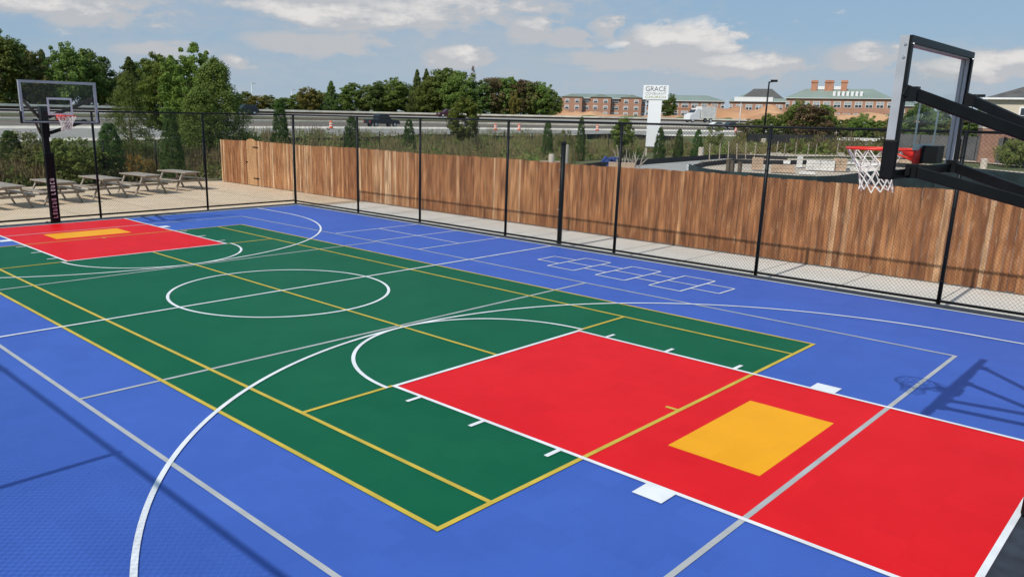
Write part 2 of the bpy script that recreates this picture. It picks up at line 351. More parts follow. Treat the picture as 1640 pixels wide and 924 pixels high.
def YL(a,b,w=lw): yl.line(tuple(f(*a)),tuple(f(*b)),w,zy,YEL_L)
def WL(a,b,w=lw): wl.line(tuple(f(*a)),tuple(f(*b)),w,zw,WHITE_L)
for sg in (1,-1):
    GL((sg*Xg,-Wgn-.08),(sg*Xg,15.54+.08)); GL((sg*Xg1,-Wgn),(sg*Xg1,15.75))
GL((-Xg,-Wgn),(Xg,-Wgn)); GL((-Xg,15.6),(-6,16.05)); GL((-6,16.05),(10.4,15.75)); GL((10.4,15.75),(Xg,15.54))
h=.083
for sg in (1,-1):
    YL((sg*(XY-h),-WYn),(sg*(XY-h),WYp)); YL((sg*17.19,-10.2),(sg*17.19,-6)); YL((sg*17.19,6),(sg*17.19,10.13))
    YL((sg*(XY-.1),-.1),(sg*(XY-.62),-.1))
YL((-XY,-WYn+h),(XY,-WYn+h)); YL((-XY,WYp-h),(XY,WYp-h)); YL((-XY,-10.19),(XY,-10.19)); YL((-XY,10.13),(XY,10.13))
YL((-(Lh-KL),0),(Lh-KL,0))
WL((-Lh,Wb-h),(Lh,Wb-h)); WL((-Lh,-Wb+h),(Lh,-Wb+h)); WL((0,-Wb+.17),(0,Wb-.17))
for sg in (1,-1):
    WL((sg*(Lh-h),-Wb+.17),(sg*(Lh-h),Wb-.17)); x0=sg*(Lh-KL)
    WL((x0,-6.08),(x0,6.08)); 
    for s2 in (1,-1):
        WL((x0,s2*6),(sg*(Lh-.17),s2*6))
        for xt in (18.85,22.08,25.4): WL((sg*xt,s2*6.08),(sg*xt,s2*6.75))
        for k in range(1): 
            a,bb=sorted((sg*28.6,sg*29.55)); y0,y1=sorted((s2*6.08,s2*6.85)); wl.rect(*f(a,bb,y0,y1),zw,WHITE_L)
        WL((sg*31.34,s2*20.40),(sg*(Lh-.17),s2*20.40))
    t=(math.pi/2,3*math.pi/2) if sg>0 else (-math.pi/2,math.pi/2)
    wl.arc(x0*FT,0,6.33*FT,lw,zw,WHITE_L,*t,n=64); wl.arc(sg*31.34*FT,0,20.40*FT,lw,zw,WHITE_L,*t,n=128)
wl.arc(0,0,6.31*FT,lw,zw,WHITE_L)
# four-square grid and hopscotch, thinner lines
tw=.115*FT
for x in (-16.35,-10.95,-5.65): WL((x,16.0),(x,Wb-.17),tw)
WL((-16.35,20.8),(-5.65,20.6),tw)
xs=[3.28,5.3,7.6,9.5,11.85,13.73,15.97,17.93]
def hy(x,y): return y-(x-3.3)*.030
def HQ(x0,x1,ya,yb):
    for a,bb in (((x0,ya),(x1,ya)),((x1,ya),(x1,yb)),((x1,yb),(x0,yb)),((x0,yb),(x0,ya))):
        WL((a[0],hy(*a)),(bb[0],hy(*bb)),tw)
for i in range(7):
    x0,x1=xs[i],xs[i+1]
    if i%2: HQ(x0,x1,18.55,20.85); HQ(x0,x1,20.85,23.1)
    else: HQ(x0,x1,19.85,21.9)
def finish_lines(mb,name,dz=.00005):
    # every painted piece shares no vertices with others: raise piece k by k*dz
    seen={}; comp=0; cur=-1
    groups=[]
    for fc in mb.f:
        if groups and set(fc)&groups[-1]: groups[-1]|=set(fc)
        else: groups.append(set(fc))
    for k,gp in enumerate(groups):
        for i in gp:
            x,y,z=mb.v[i]; mb.v[i]=(x,y,z+(k%30)*dz)
    return struct(mb.build(name))
finish_lines(gl,'gray_court_lines'); finish_lines(yl,'yellow_court_lines'); finish_lines(wl,'white_court_lines')

# ------------------------------------------------------------------ concrete
CZ=-.15
YF=11.22                                        # wooden fence plane
pv=MB(); pv.box(-38.4*FT,14.5,26.96*FT,YF+.25,-.3,CZ,CONCW); struct(pv.build('concrete_walkway'))
pt=MB(); pt.prism([(-38.6*FT,-16),(-38.6*FT,YF+.25),(-22.9,YF+.25),(-23.4,10.2),(-24.2,6),(-24.6,0),(-24.6,-16)][::-1],'z',-.3,CZ,CONC); struct(pt.build('concrete_patio'))
cb=MB(); cb.box(-38.4*FT,12.4,26.97*FT,27.45*FT,-.25,-.02,CONC); struct(cb.build('fence_footing_strip'))
jt=MB()
for k in range(15):
    x=-10+k*1.83; jt.box(x-.008,x+.008,27.5*FT,YF-.02,CZ-.001,CZ+.003,JOINT)
for k in range(8): jt.box(-24,-38.8*FT,-8+k*2.4-.008,-8+k*2.4+.008,CZ-.001,CZ+.003,JOINT)
struct(jt.build('concrete_joints'))

# ------------------------------------------------------------------ chain link fences
HF=9.985*FT
def chain_fence(A,B,posts,label,H=HF,z0=-.02,pitch=.072,wr=.0031,name='chain_link_fence',pr=.035,rail=.026,group=None,bottom=True):
    A=Vector((*A,0));B=Vector((*B,0));d=(B-A);Ln=d.length;d.normalize()
    t=thing(name,label,'fence',(A.x,A.y,z0),math.atan2(d.y,d.x),group)
    H=H-z0
    for s,r in posts:
        mb=MB(); mb.tube([(s,0,-.1),(s,0,H)],r,BLK,n=12); mb.tube([(s,0,H),(s,0,H+.008),(s,0,H+.014)],[r*1.08,r*1.08,r*.4],BLK,n=12)
        for k in range(1,7): mb.tube([(s,0,H*k/7-.012),(s,0,H*k/7+.012)],r*1.12,BLK,n=12)
        mb.build('post',t,True)
    MB().tube([(0,.0,H-.012),(Ln,0,H-.012)],rail,BLK,n=10).build('top_rail',t,True)
    if bottom: MB().tube([(0,.0,.07),(Ln,0,.07)],.026,BLK,n=8).build('bottom_rail',t,True)
    mb=MB(); zb,zt=.04,H-.04; hh=zt-zb
    s=-hh
    off=-.028
    while s<Ln:
        for sg in (0,1):
            a=(s,zb) ; bq=(s+hh,zt)
            s0=max(s,0); s1=min(s+hh,Ln)
            if s1-s0>.02:
                za=zb+(s0-s); zc=zb+(s1-s)
                if sg: za=zt-(s0-s); zc=zt-(s1-s)
                mb.bar((s0,off+(.003 if sg else -.003),za),(s1,off+(.003 if sg else -.003),zc),wr,wr,VINYL,up=(0,1,0))
        s+=pitch
    mb.build('wire_mesh',t)
    return t
yf=27.13*FT; xf=39.8*FT
PX_=[-39.35,-27.5,-17.7,-6.42,5.09,16.70,27.96,39.8]
chain_fence((-xf,yf),(xf,yf),[((x*FT+xf),.036 if i not in (0,7) else .045) for i,x in enumerate(PX_)],'tall black chain link fence between the blue court and the wooden board fence')
chain_fence((-xf,-yf),(-xf,yf),[((y+27.13)*FT,.034) for y in (-27.1,-17.2,-6.1,5.03,16.3)],'tall black chain link fence at the far end, in front of the picnic tables')
chain_fence((-xf,-26.62*FT),(xf,-26.62*FT),[((x+39.8)*FT,.036) for x in (-39.5,-27.4,-17,-5.4,5.4,16.4,27.4,39.5)],'black chain link fence on the near side, its thin shadow lies on the court')
chain_fence((xf,-26.62*FT),(xf,yf),[((y+26.62)*FT,.036) for y in (-15.5,-4.6,6.3,17)],'black chain link fence behind the near basketball hoop')
# thick short post beside the fence
t=thing('net_post','thick black steel post standing against the chain link fence, shorter than the fence posts','post',(-.85*FT,27.75*FT,CZ))
hp=at_z(896,388,0); 
MB().tube([(0,0,-.1),(0,0,2.62)],.062,BLK,n=16).build('pole',t,True)
MB().tube([(0,0,2.62),(0,0,2.68),(0,0,2.70)],[.066,.066,.05],BLK,n=16).build('cap',t,True)
for z in (.5,1.0,1.5,2.0,2.35): MB().bar((-.02,-.062,z),(-.02,-.095,z),.03,.03,BOLT).build('hook',t)

# ------------------------------------------------------------------ wooden fence
wf=thing('wooden_board_fence','long reddish brown cedar board fence running behind the chain link fence','fence',(0,YF,CZ))
mb=MB(); x=-22.6; k=0; gate0,gate1=-20.25,-19.42
while x<14.4:
    w=.134+random.uniform(-.006,.006)
    if not(gate0-.02<x+w/2<gate1):
        u_=random.random()
        nz=mn.noise(Vector((x*.35,3.1,0)))
        tnt=min(.86,max(.06,.42+.28*nz+random.uniform(-.25,.25)))
        if random.random()<.10: tnt=random.uniform(.72,.95); w*=random.uniform(.55,1.)
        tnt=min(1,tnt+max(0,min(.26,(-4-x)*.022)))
        top=1.975+.014*math.sin(x*.9)+random.uniform(-.014,.014)
        dy=random.uniform(-.004,.004); lean=random.uniform(-.004,.004)
        b0=random.uniform(.015,.035)
        vs=[(x,dy,b0),(x+w,dy,b0),(x+w+lean,dy,top),(x+lean,dy,top),(x,dy+.019,b0),(x+w,dy+.019,b0),(x+w+lean,dy+.019,top),(x+lean,dy+.019,top)]
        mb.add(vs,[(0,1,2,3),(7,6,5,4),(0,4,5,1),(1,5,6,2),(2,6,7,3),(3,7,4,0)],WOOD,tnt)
    x+=w+.007
mb.build('boards',wf)
mb=MB()
for z in (.35,1.0,1.65): mb.box(-22.6,gate0-.03,.022,.062,z-.045,z+.045,WOOD,.3); mb.box(gate1+.03,14.4,.022,.062,z-.045,z+.045,WOOD,.3)
mb.build('back_rails',wf)
for i in range(16):
    MB().box(-22.5+i*2.44-.045,-22.5+i*2.44+.045,.064,.154,-.2,1.85,WOOD,.3).build('post',wf)
gt=MB(); nb=5; gwid=(gate1-gate0)/nb
for i in range(nb):
    x0=gate0+i*gwid+.003; x1=x0+gwid-.006
    def ht(x): q=(x-(gate0+gate1)/2)/((gate1-gate0)/2); return 1.93+.15*math.sqrt(max(0,1-q*q*.98))
    gt.prism([(x0,.04),(x1,.04),(x1,ht(x1)),((x0+x1)/2,ht((x0+x1)/2)),(x0,ht(x0))],'y',-.02,.0,WOODG)
go=gt.build('gate',wf,label='paler wooden gate with a rounded top and black hinges')
for z in (.35,1.72): MB().box(gate1-.28,gate1+.14,-.032,-.021,z-.025,z+.025,BLK).build('hinge',go)
MB().box(gate0-.05,gate0+.09,-.035,-.021,1.02,1.08,BLK).build('latch',go)

# ------------------------------------------------------------------ basketball hoops
def make_hoop(label,rz,pos=(0,0,0)):
    # local: court centre is at -X, board plane near x=33; measured in feet
    t=thing('basketball_hoop',label,'basketball hoop',pos,rz)
    F=lambda x,y,z:(x*FT-Lh*FT,y*FT,z*FT)
    pole=MB(); pole.box(*f(37.0-Lh,37.5-Lh,-.25,.25),0,10.2*FT,BLK)
    po=bevel(pole.build('pole',t),.012)
    bp=MB(); bp.box(*f(36.95-Lh,38.0-Lh,-.55,.55),.0,.03,BLK); bp.build('base_plate',t)
    for i in (-1,1):
        for j in (37.07,37.88): MB().tube([F(j,i*.42,.1),F(j,i*.42,.18)],.016,BOLT,n=6).build('anchor_bolt',t)
    pad=MB(); pad.prism([tuple(f(a-Lh,b)) for a,b in ((36.97,-.42),(36.80,-.42),(36.72,-.34),(36.72,.34),(36.80,.42),(36.97,.42))][::-1],'z',.03,6.3*FT,BLKP)
    pdo=bevel(pad.build('pole_padding',t),.012)
    lts=[MB(),MB()]; rr=random.Random(3)
    z=.55; 
    xp=(36.72-Lh)*FT-.004
    for k in range(11):
        hgt=.19
        if k==6: z+=.2
        w=.11
        m_=PINK if k<6 else PWHITE; lt=lts[0 if k<6 else 1]
        zz=z*FT
        # worn, unreadable letter shapes running up the padding
        lt.box(xp,xp+.003,-w*.5,w*.5,zz,zz+.018,m_); lt.box(xp,xp+.003,-w*.5,-w*.5+.02,zz+.018,zz+hgt*FT*.9,m_)
        if k%2: lt.box(xp,xp+.003,w*.5-.02,w*.5,zz+.018,zz+hgt*FT*.9,m_)
        if k%3: lt.box(xp,xp+.003,-w*.5+.0201,w*.5-.0201,zz+hgt*FT*.62,zz+hgt*FT*.9,m_)
        z+=.315
    for q in lts: q.build('lettering',pdo)
    MB().prism([tuple(f(a-Lh,b)) for a,b in ((36.85,7.7),(37.55,7.7),(37.6,10.35),(36.95,10.35),(36.75,9.9))],'y',-.30*FT,.30*FT,BLK).build('arm_bracket',t)
    xb=33.05; zb0,zb1=9.0,12.40; hy_=3.06
    fr=MB(); sw=.21; xfr=32.81; xgl=32.92
    # silver channel frame: front face plus side
    fr.box(*f(xfr-Lh,xb-.03-Lh,-hy_,-hy_+sw,zb0,zb1),SILV); fr.box(*f(xfr-Lh,xb-.03-Lh,hy_-sw,hy_,zb0,zb1),SILV)
    fr.box(*f(xfr-Lh,xb-.03-Lh,-hy_+sw,hy_-sw,zb1-sw,zb1),SILV); fr.box(*f(xfr-Lh,xb-.03-Lh,-hy_+sw,hy_-sw,zb0,zb0+sw*.6),SILV)
    bd=MB(); bd.box(*f(xgl-.02-Lh,xgl+.02-Lh,-hy_+sw,hy_-sw,zb0+sw*.6,zb1-sw),GLASS); bo=bd.build('backboard',t)
    fr.build('frame',bo)
    k=MB(); e=.012
    k.box(*f(xb-.03-Lh,xb+.04-Lh,-hy_-e,-hy_+sw-.05,zb0,zb1),BLK); k.box(*f(xb-.03-Lh,xb+.04-Lh,hy_-sw+.05,hy_+e,zb0,zb1),BLK)
    k.box(*f(xb-.03-Lh,xb+.04-Lh,-hy_+sw-.05,hy_-sw+.05,zb1-sw+.04,zb1),BLK); k.box(*f(xb-.03-Lh,xb+.04-Lh,-hy_+sw-.05,hy_-sw+.05,zb0,zb0+sw*.8),BLK)
    k.build('frame_backing',bo)
    pd=MB()
    for s in (-1,1):
        y0,y1=sorted((s*(hy_+.07),s*(hy_-sw*.25))); pd.box(*f(xfr-.03-Lh,xb+.06-Lh,y0,y1,zb0-.06,zb0+.92),BLKP)
    pd.box(*f(xfr-.03-Lh,xb+.06-Lh,-hy_+.05,hy_-.05,zb0-.06,zb0+.02),BLKP)
    bevel(pd.build('edge_padding',bo),.012)
    tq=MB(); a=.16; z0,z1=9.62,11.05; xx=(xgl-.026-Lh)*FT; x2=(xgl-.022-Lh)*FT
    for (ya,yb,za,zb) in ((-1,-1+a,z0,z1),(1-a,1,z0,z1),(-1+a,1-a,z1-a,z1),(-1+a,1-a,z0,z0+a)): tq.box(xx,x2,ya*FT,yb*FT,za*FT,zb*FT,PWHITE)
    tq.build('target_square',bo)
    for y in (-hy_+.13,hy_-.13):
        for z in (12.2,): MB().tube([F(xb+.04,y,z),F(xb+.06,y,z)],.010,BOLT,n=8).build('frame_bolt',bo)
    for z in (12.2,11.9): MB().tube([F(xfr+.14,-hy_,z),F(xfr+.14,-hy_-.03,z)],.010,BOLT,n=8).build('frame_bolt',bo)
    # parallelogram arms converging on the pole
    for s in (-1,1):
        a0=Vector(F(33.25,s*2.9,11.03)); a1=Vector(F(37.1,s*.42,9.42))
        o=MB().bar(a0-(a1-a0).normalized()*.08,a1,.042,.088,BLK).build('upper_arm',t); bevel(o,.008)
        b0=Vector(F(33.25,s*1.95,9.12)); b1=Vector(F(37.1,s*.42,8.05))
        o2=MB().bar(b0-(b1-b0).normalized()*.06,b1,.042,.088,BLK).build('lower_arm',t); bevel(o2,.008)
        for q,oo,dd in ((a0,o,.07),(b0,o2,.07)):
            MB().tube([q+Vector((0,-.036,0)),q+Vector((0,.036,0))],.02,BOLT,n=10).build('pivot_bolt',oo,True)
        MB().box(*f(xb+.03-Lh,33.35-Lh,s*2.9-.13,s*2.9+.13,10.85,11.2),BLK).build('board_lug',t)
        MB().box(*f(xb+.03-Lh,33.35-Lh,s*1.95-.13,s*1.95+.13,8.95,9.3),BLK).build('board_lug',t)
    cb_=MB(); cb_.bar(F(33.18,-2.2,9.12),F(33.18,2.2,9.12),.03,.06,BLK); cb_.build('cross_brace',t)
    # rim
    zr=9.60; rc=31.66; rr_=.755
    rm=MB(); rm.tube([F(rc+rr_*math.cos(q*math.pi/18),rr_*math.sin(q*math.pi/18),zr) for q in range(36)],.011,REDM,n=10,closed=True)
    rm.box(*f(xfr-.05-Lh,xgl-Lh,-.38,.38,zr-.36,zr+.06),REDM)
    rm.prism([tuple(f(a-Lh,b)) for a,b in ((rc+.70,zr+.05),(xfr,zr+.05),(xfr,zr-.34),(rc+.82,zr-.12))],'y',-.20*FT,.20*FT,REDM)
    for s in (-1,1):
        rm.tube([F(xfr,s*.36,zr),F(rc+.5,s*.62,zr),F(rc+.1,s*.75,zr)],.009,REDM,n=8)
        rm.tube([F(xfr,s*.3,zr-.3),F(rc+.6,s*.5,zr-.05)],.009,REDM,n=8)
    ro=rm.build('rim',t,True)
    MB().box(*f(xgl+.03-Lh,xgl+.42-Lh,-.32,.32,zr-.33,zr+.14),BLK).build('rim_mount',t)
    nt=MB(); nk=12; rings=[(0,.74,0),(-.26,.60,.01),(-.45,.50,.05),(-.64,.45,.09),(-.82,.42,.12),(-1.0,.42,.15),(-1.16,.45,.19)]
    def np_(i,j):
        dz,r,sh=rings[i]; q=2*math.pi*(j+(i%2)*.5)/nk
        wob=.03*math.sin(j*2.3+i*1.7) if i>0 else 0
        return F(rc+sh+(r+wob)*math.cos(q),(r+wob)*math.sin(q)-sh*.2,zr-.03+dz+(.05*math.sin(j*1.9+i) if i>1 else 0))
    for i in range(len(rings)-1):
        for j in range(nk):
            p=np_(i,j)
            for jj in ((j,j+1) if i%2 else (j,j-1)):
                nt.tube([p,np_(i+1,jj)],.0050,NET,n=5)
    for j in range(nk): nt.tube([np_(2,j),np_(2,j+1)],.006,NET,n=5)
    nt.build('net',ro)
    return t
h1=make_hoop('near black basketball hoop with glass backboard cut by the right edge of the picture','rz' and 0,(Lh*FT,0,0))
h2=dup(h1,(-Lh*FT,-.08*FT,0),math.pi,'far basketball hoop with silver framed glass backboard standing behind the far red key')

# ------------------------------------------------------------------ picnic tables
def make_table(label):
    t=thing('picnic_table',label,'picnic table',group='grey wooden picnic tables in a row on the patio')
    mb=MB()
    for k in range(5): mb.box(-1.0,1.0,-.375+k*.151,-.375+k*.151+.145,.72,.758,GREYW)
    mb.build('tabletop',t)
    for s in (-1,1):
        mb=MB()
        for k in range(2): 
            y0=s*.66-.13+k*.135; mb.box(-1.0,1.0,y0,y0+.13,.42,.455,GREYW)
        mb.build('bench',t)
        for s2 in (-1,1): MB().bar((s*.68,s2*.28,.72),(s*.68,s2*.66,0),.04,.09,GREYW,up=(1,0,0)).build('leg',t)
        MB().box(s*.68-.065,s*.68-.022,-.78,.78,.33,.415,GREYW).build('bench_support',t)
        MB().box(s*.68+.022,s*.68+.06,-.36,.36,.63,.718,GREYW).build('top_support',t)
    MB().bar((-.6,0,.38),(.6,0,.38),.04,.04,GREYW).build('stretcher',t)
    return t
tcs=[(-18.9,7.05),(-18.15,5.1),(-17.45,3.25),(-16.75,1.35),(-16.1,-.5)]
labs=['weathered grey picnic table nearest the wooden gate, last of the row','weathered picnic table second from the wooden fence end of the row','weathered picnic table in the middle of the row, right of the hoop pole','weathered picnic table directly behind the far hoop pole','weathered picnic table cut by the left edge of the picture']
T0=None
for (x,y),lb in zip(tcs,labs):
    x-=1.35; y+=.9
    loc=(x,y,CZ); rz=R(6+random.uniform(-3,3))
    if T0 is None: T0=make_table(lb); T0.location=loc; T0.rotation_euler.z=rz
    else: dup(T0,loc,rz,lb)

# ------------------------------------------------------------------ vegetation
def rnd_dir(r):
    while True:
        v=Vector((r.uniform(-1,1),r.uniform(-1,1),r.uniform(-1,1)))
        if .05<v.length<1: return v.normalized()
def leaf(mb,p,n,s,m,tint,r,asp=1.):
    a=n.cross(Vector((r.uniform(-1,1),r.uniform(-1,1),r.uniform(-1,1))))
    if a.length<1e-3: return
    a.normalize(); b=n.cross(a); a=a*s*.5; b=b*s*.5*asp
    o=len(mb.v); mb.v+= [tuple(p-a-b*.4),tuple(p+a*.3-b),tuple(p+a+b*.3),tuple(p-a*.2+b)]
    mb.f.append((o,o+1,o+2,o+3)); mb.m.append(mb.mi(m)); mb.t.append(tint)
def crown_round(seed,H,Rw,z0,nc,nl,ls,m,cr=.22,m2=None,top=.0):
    """clumps fill an uneven dome between z0 and H; unit sizes in metres"""
    r=random.Random(seed); mb=MB(); cl=[]
    zc=(z0+H)/2; hh=(H-z0)/2
    for k in range(nc):
        d=rnd_dir(r); q=r.uniform(.35,1.)**.6
        lob=1+.28*mn.noise(d*1.7+Vector((seed,0,0)))+.15*mn.noise(d*4+Vector((0,seed,0)))
        wz=1.0 if d.z>0 else .85
        p=Vector((d.x*Rw*q*lob,d.y*Rw*q*lob,zc+d.z*hh*q*lob*wz))
        if p.z<z0*.8: p.z=z0*.8+r.random()*.5
        cl.append((p,Rw*cr*r.uniform(.6,1.35),r.uniform(0,1)))
    for p,cr_,tn in cl:
        for i in range(nl):
            d=rnd_dir(r); q=r.uniform(.45,1.08); pos=p+Vector((d.x*cr_*q,d.y*cr_*q,d.z*cr_*q*.75))
            nrm=(d+rnd_dir(r)*.8+Vector((0,0,.3))).normalized()
            leaf(mb,pos,nrm,ls*r.uniform(.6,1.4),m2 if (m2 and r.random()<.25) else m,min(1,max(0,.5*tn+.25+r.uniform(-.25,.25))),r)
    return mb
def crown_cone(seed,H,Rw,z0,nc,nl,ls,m,dense=1.,power=.8):
    r=random.Random(seed); mb=MB()
    for k in range(nc):
        tz=r.random()**1.15; z=z0+(H-z0)*tz; rad=Rw*(1-tz)**power*((.9+.14*r.random()) if dense==1. else (.75+.4*r.random()))*(1+.25*math.sin(tz*31+seed)*(1-dense))
        q=2*math.pi*r.random(); q2=math.sqrt(r.uniform(.25 if dense<1. else .5,1))
        p=Vector((math.cos(q)*rad*q2,math.sin(q)*rad*q2,z)); cr_=Rw*.24*(1-.6*tz)*r.uniform(.7,1.3)+.03; tn=r.random()
        for i in range(nl):
            d=rnd_dir(r); pos=p+d*cr_*r.uniform(.3,1.1); pos.z-=.3*cr_*abs(d.x)
            leaf(mb,pos,(d+Vector((0,0,.4))+rnd_dir(r)*.7).normalized(),ls*r.uniform(.6,1.4),m,min(1,max(0,.5*tn+.25+r.uniform(-.25,.25))),r,.6)
    return mb
def trunk_mesh(H,r0,z_cr,seed,limbs=6,Rw=3):
    r=random.Random(seed); mb=MB(); pts=[];rs=[]
    n=7
    for i in range(n):
        tz=i/(n-1); pts.append((r.uniform(-.02,.02)*H*tz,r.uniform(-.02,.02)*H*tz,-.15+tz*H*.82)); rs.append(r0*(1-.8*tz))
    mb.tube(pts,rs,BARK,n=8)
    for k in range(limbs):
        z=z_cr+(H*.7-z_cr)*k/limbs; q=k*2.4+r.random(); L_=Rw*r.uniform(.5,.85)
        p=Vector((0,0,z)); e=p+Vector((math.cos(q)*L_,math.sin(q)*L_,L_*.7)); md=(p+e)/2+Vector((0,0,L_*.05))
        mb.tube([p,md,e],[r0*.4,r0*.25,r0*.08],BARK,n=6)
    return mb.mesh('trunk',True)
PROTO={}
def proto(key,crown,trunk): PROTO[key]=(crown,trunk)
def H_(k): return PROTO[k][2]
def mkproto(key,kind,H,Rw,z0,nc,nl,ls,m,seed,tr=.02,**kw):
    c=(crown_round if kind=='round' else crown_cone)(seed,H,Rw,z0,nc,nl,ls,m,**kw).mesh('crown')
    t=trunk_mesh(H,H*tr,max(z0,H*.15),seed,limbs=7 if kind=='round' else 3,Rw=Rw*.8)
    PROTO[key]=(c,t,H,Rw)
mkproto('decA','round',14,5.0,.3,190,75,.36,LF_DEC,1,cr=.2); mkproto('decB','round',14,4.2,.3,180,75,.34,LF_DEC,2,m2=LF_DRK,cr=.2)
mkproto('decC','round',14,4.6,.2,190,75,.36,LF_DRK,3,cr=.2); mkproto('lime','round',13,4.0,.5,330,95,.20,LF_LIME,4,cr=.13,m2=LF_DEC)
mkproto('olive','round',12,4.4,.3,150,70,.34,LF_OLV,5,m2=LF_DEC,cr=.2); mkproto('gold','round',9,4,.2,110,70,.32,LF_GLD,6,m2=LF_OLV,cr=.2)
mkproto('brown','round',14,4.2,.2,160,70,.34,LF_BRN,7,m2=LF_OLV,cr=.2); mkproto('pine','cone',13,3.6,.3,260,70,.32,LF_DRK,8,dense=.3)
mkproto('pineB','cone',12,4.2,.1,620,75,.17,LF_DEC,18,dense=.55,power=.55); mkproto('pineC','cone',12,4.2,.1,420,70,.16,LF_DEC,28,dense=.1,power=.6)
mkproto('arb','cone',4.2,.85,.02,520,60,.06,LF_EVG,9,tr=.012,power=.42); mkproto('arbS','cone',2.6,.6,.02,260,55,.06,LF_EVG,10,tr=.012,power=.36)
mkproto('sap','round',5,1.5,1.0,130,70,.13,LF_LIME,11,cr=.2,tr=.009,m2=LF_DEC); mkproto('bush','round',2.2,1.6,.05,90,80,.11,LF_OLV,12,cr=.22,m2=LF_DEC)
mkproto('bushG','round',2.4,1.6,.05,90,80,.11,LF_DEC,13,cr=.22); mkproto('bushB','round',3.6,2.4,.1,100,80,.17,LF_BRN,14,cr=.24,m2=LF_OLV)
mkproto('bare','cone',15,3.2,3,90,16,.26,LF_BRN,15,dense=.3); mkproto('flower','round',1.3,.9,.1,50,60,.05,LF_ORG,16,cr=.2,m2=LF_OLV)
mkproto('loose','round',5,2.0,.8,60,60,.14,LF_OLV,17,cr=.22,m2=LF_DEC)
def plant(u,d,vtop,key,wpx,label,cat='tree',name=None,group=None,z=None,parts=True):
    P=at_d(u,vtop,d); g0=hz(P.x,P.y) if z is None else z
    c,t,H,Rw=PROTO[key]; hgt=max(P.z-g0,.4); wid=wpx*d/FPX/2 if wpx else Rw*hgt/H
    nm=name or 'tree'
    r=thing(nm,label,cat,(P.x,P.y,g0-.05),random.uniform(0,6.28),group)
    r.scale=(wid/Rw,wid/Rw,hgt/H)
    a=bpy.data.objects.new('crown',c); col.objects.link(a); a.parent=r
    b=bpy.data.objects.new('trunk',t); col.objects.link(b); b.parent=r
    return r
GL_='trees of the grove beyond the motorway on the left'
for u,d,vt,k,w,lb in [(-45,205,40,'decA',85,'big green tree at the left picture edge, partly outside the picture'),
 (-8,190,52,'decB',72,'tallest tree at the far left edge behind the far backboard'),
 (22,205,66,'decC',62,'dark tree just right of the tallest tree at the left edge'),
 (45,190,80,'olive',50,'olive green tree with a short top, left of the far backboard top'),
 (66,200,80,'pine',42,'pointed dark tree seen above the left half of the far backboard'),
 (92,205,88,'decC',46,'dark tree filling the dip above the middle of the far backboard'),
 (103,190,73,'decA',50,'round green tree standing highest above the far backboard'),
 (133,195,77,'decB',52,'broad tree above the right half of the far backboard'),
 (152,205,88,'decC',46,'dark tree right of the far backboard top corner'),
 (178,215,116,'decC',42,'low dark tree in the dip right of the far backboard'),
 (206,185,92,'pine',58,'wide dark tree above the pine, right of the far backboard'),
 (228,200,96,'decC',44,'dark tree left of the russet topped tree'),
 (248,200,88,'olive',44,'tree with a thin russet top behind the lime green tree'),
 (268,205,96,'decB',50,'green tree directly behind the arborvitae and lime green tree')]:
    plant(u,d,vt,k,w,lb,group=GL_)
plant(262,66,88,'lime',84,'bright lime green tree left of the tallest pointed lime tree')
plant(297,60,71,'lime',84,'tallest bright green tree with a pointed top, left of the big dark conifer')
plant(343,52,94,'pineB',122,'big dense dark green conifer at the left end of the wooden fence')
plant(318,50,140,'pineB',104,'lower dark green conifer in front of the tall lime green tree')
plant(202,46,118,'pineC',92,'green pine with open branches between the far backboard and the arborvitae',name='pine_tree')
plant(365,50,215,'bushG',60,'dark green shrub at the left end of the wooden fence','shrub','shrub')
plant(270,39.5,172,'arb',40,'tall dark arborvitae behind the last two picnic tables','shrub','arborvitae')
plant(172,41,196,'arb',48,'dark bluish arborvitae right of the far hoop net','shrub','arborvitae')
plant(14,42,208,'arb',44,'dark arborvitae at the left picture edge behind the tables','shrub','arborvitae')
GC='trees of the far tree line in the middle of the picture'
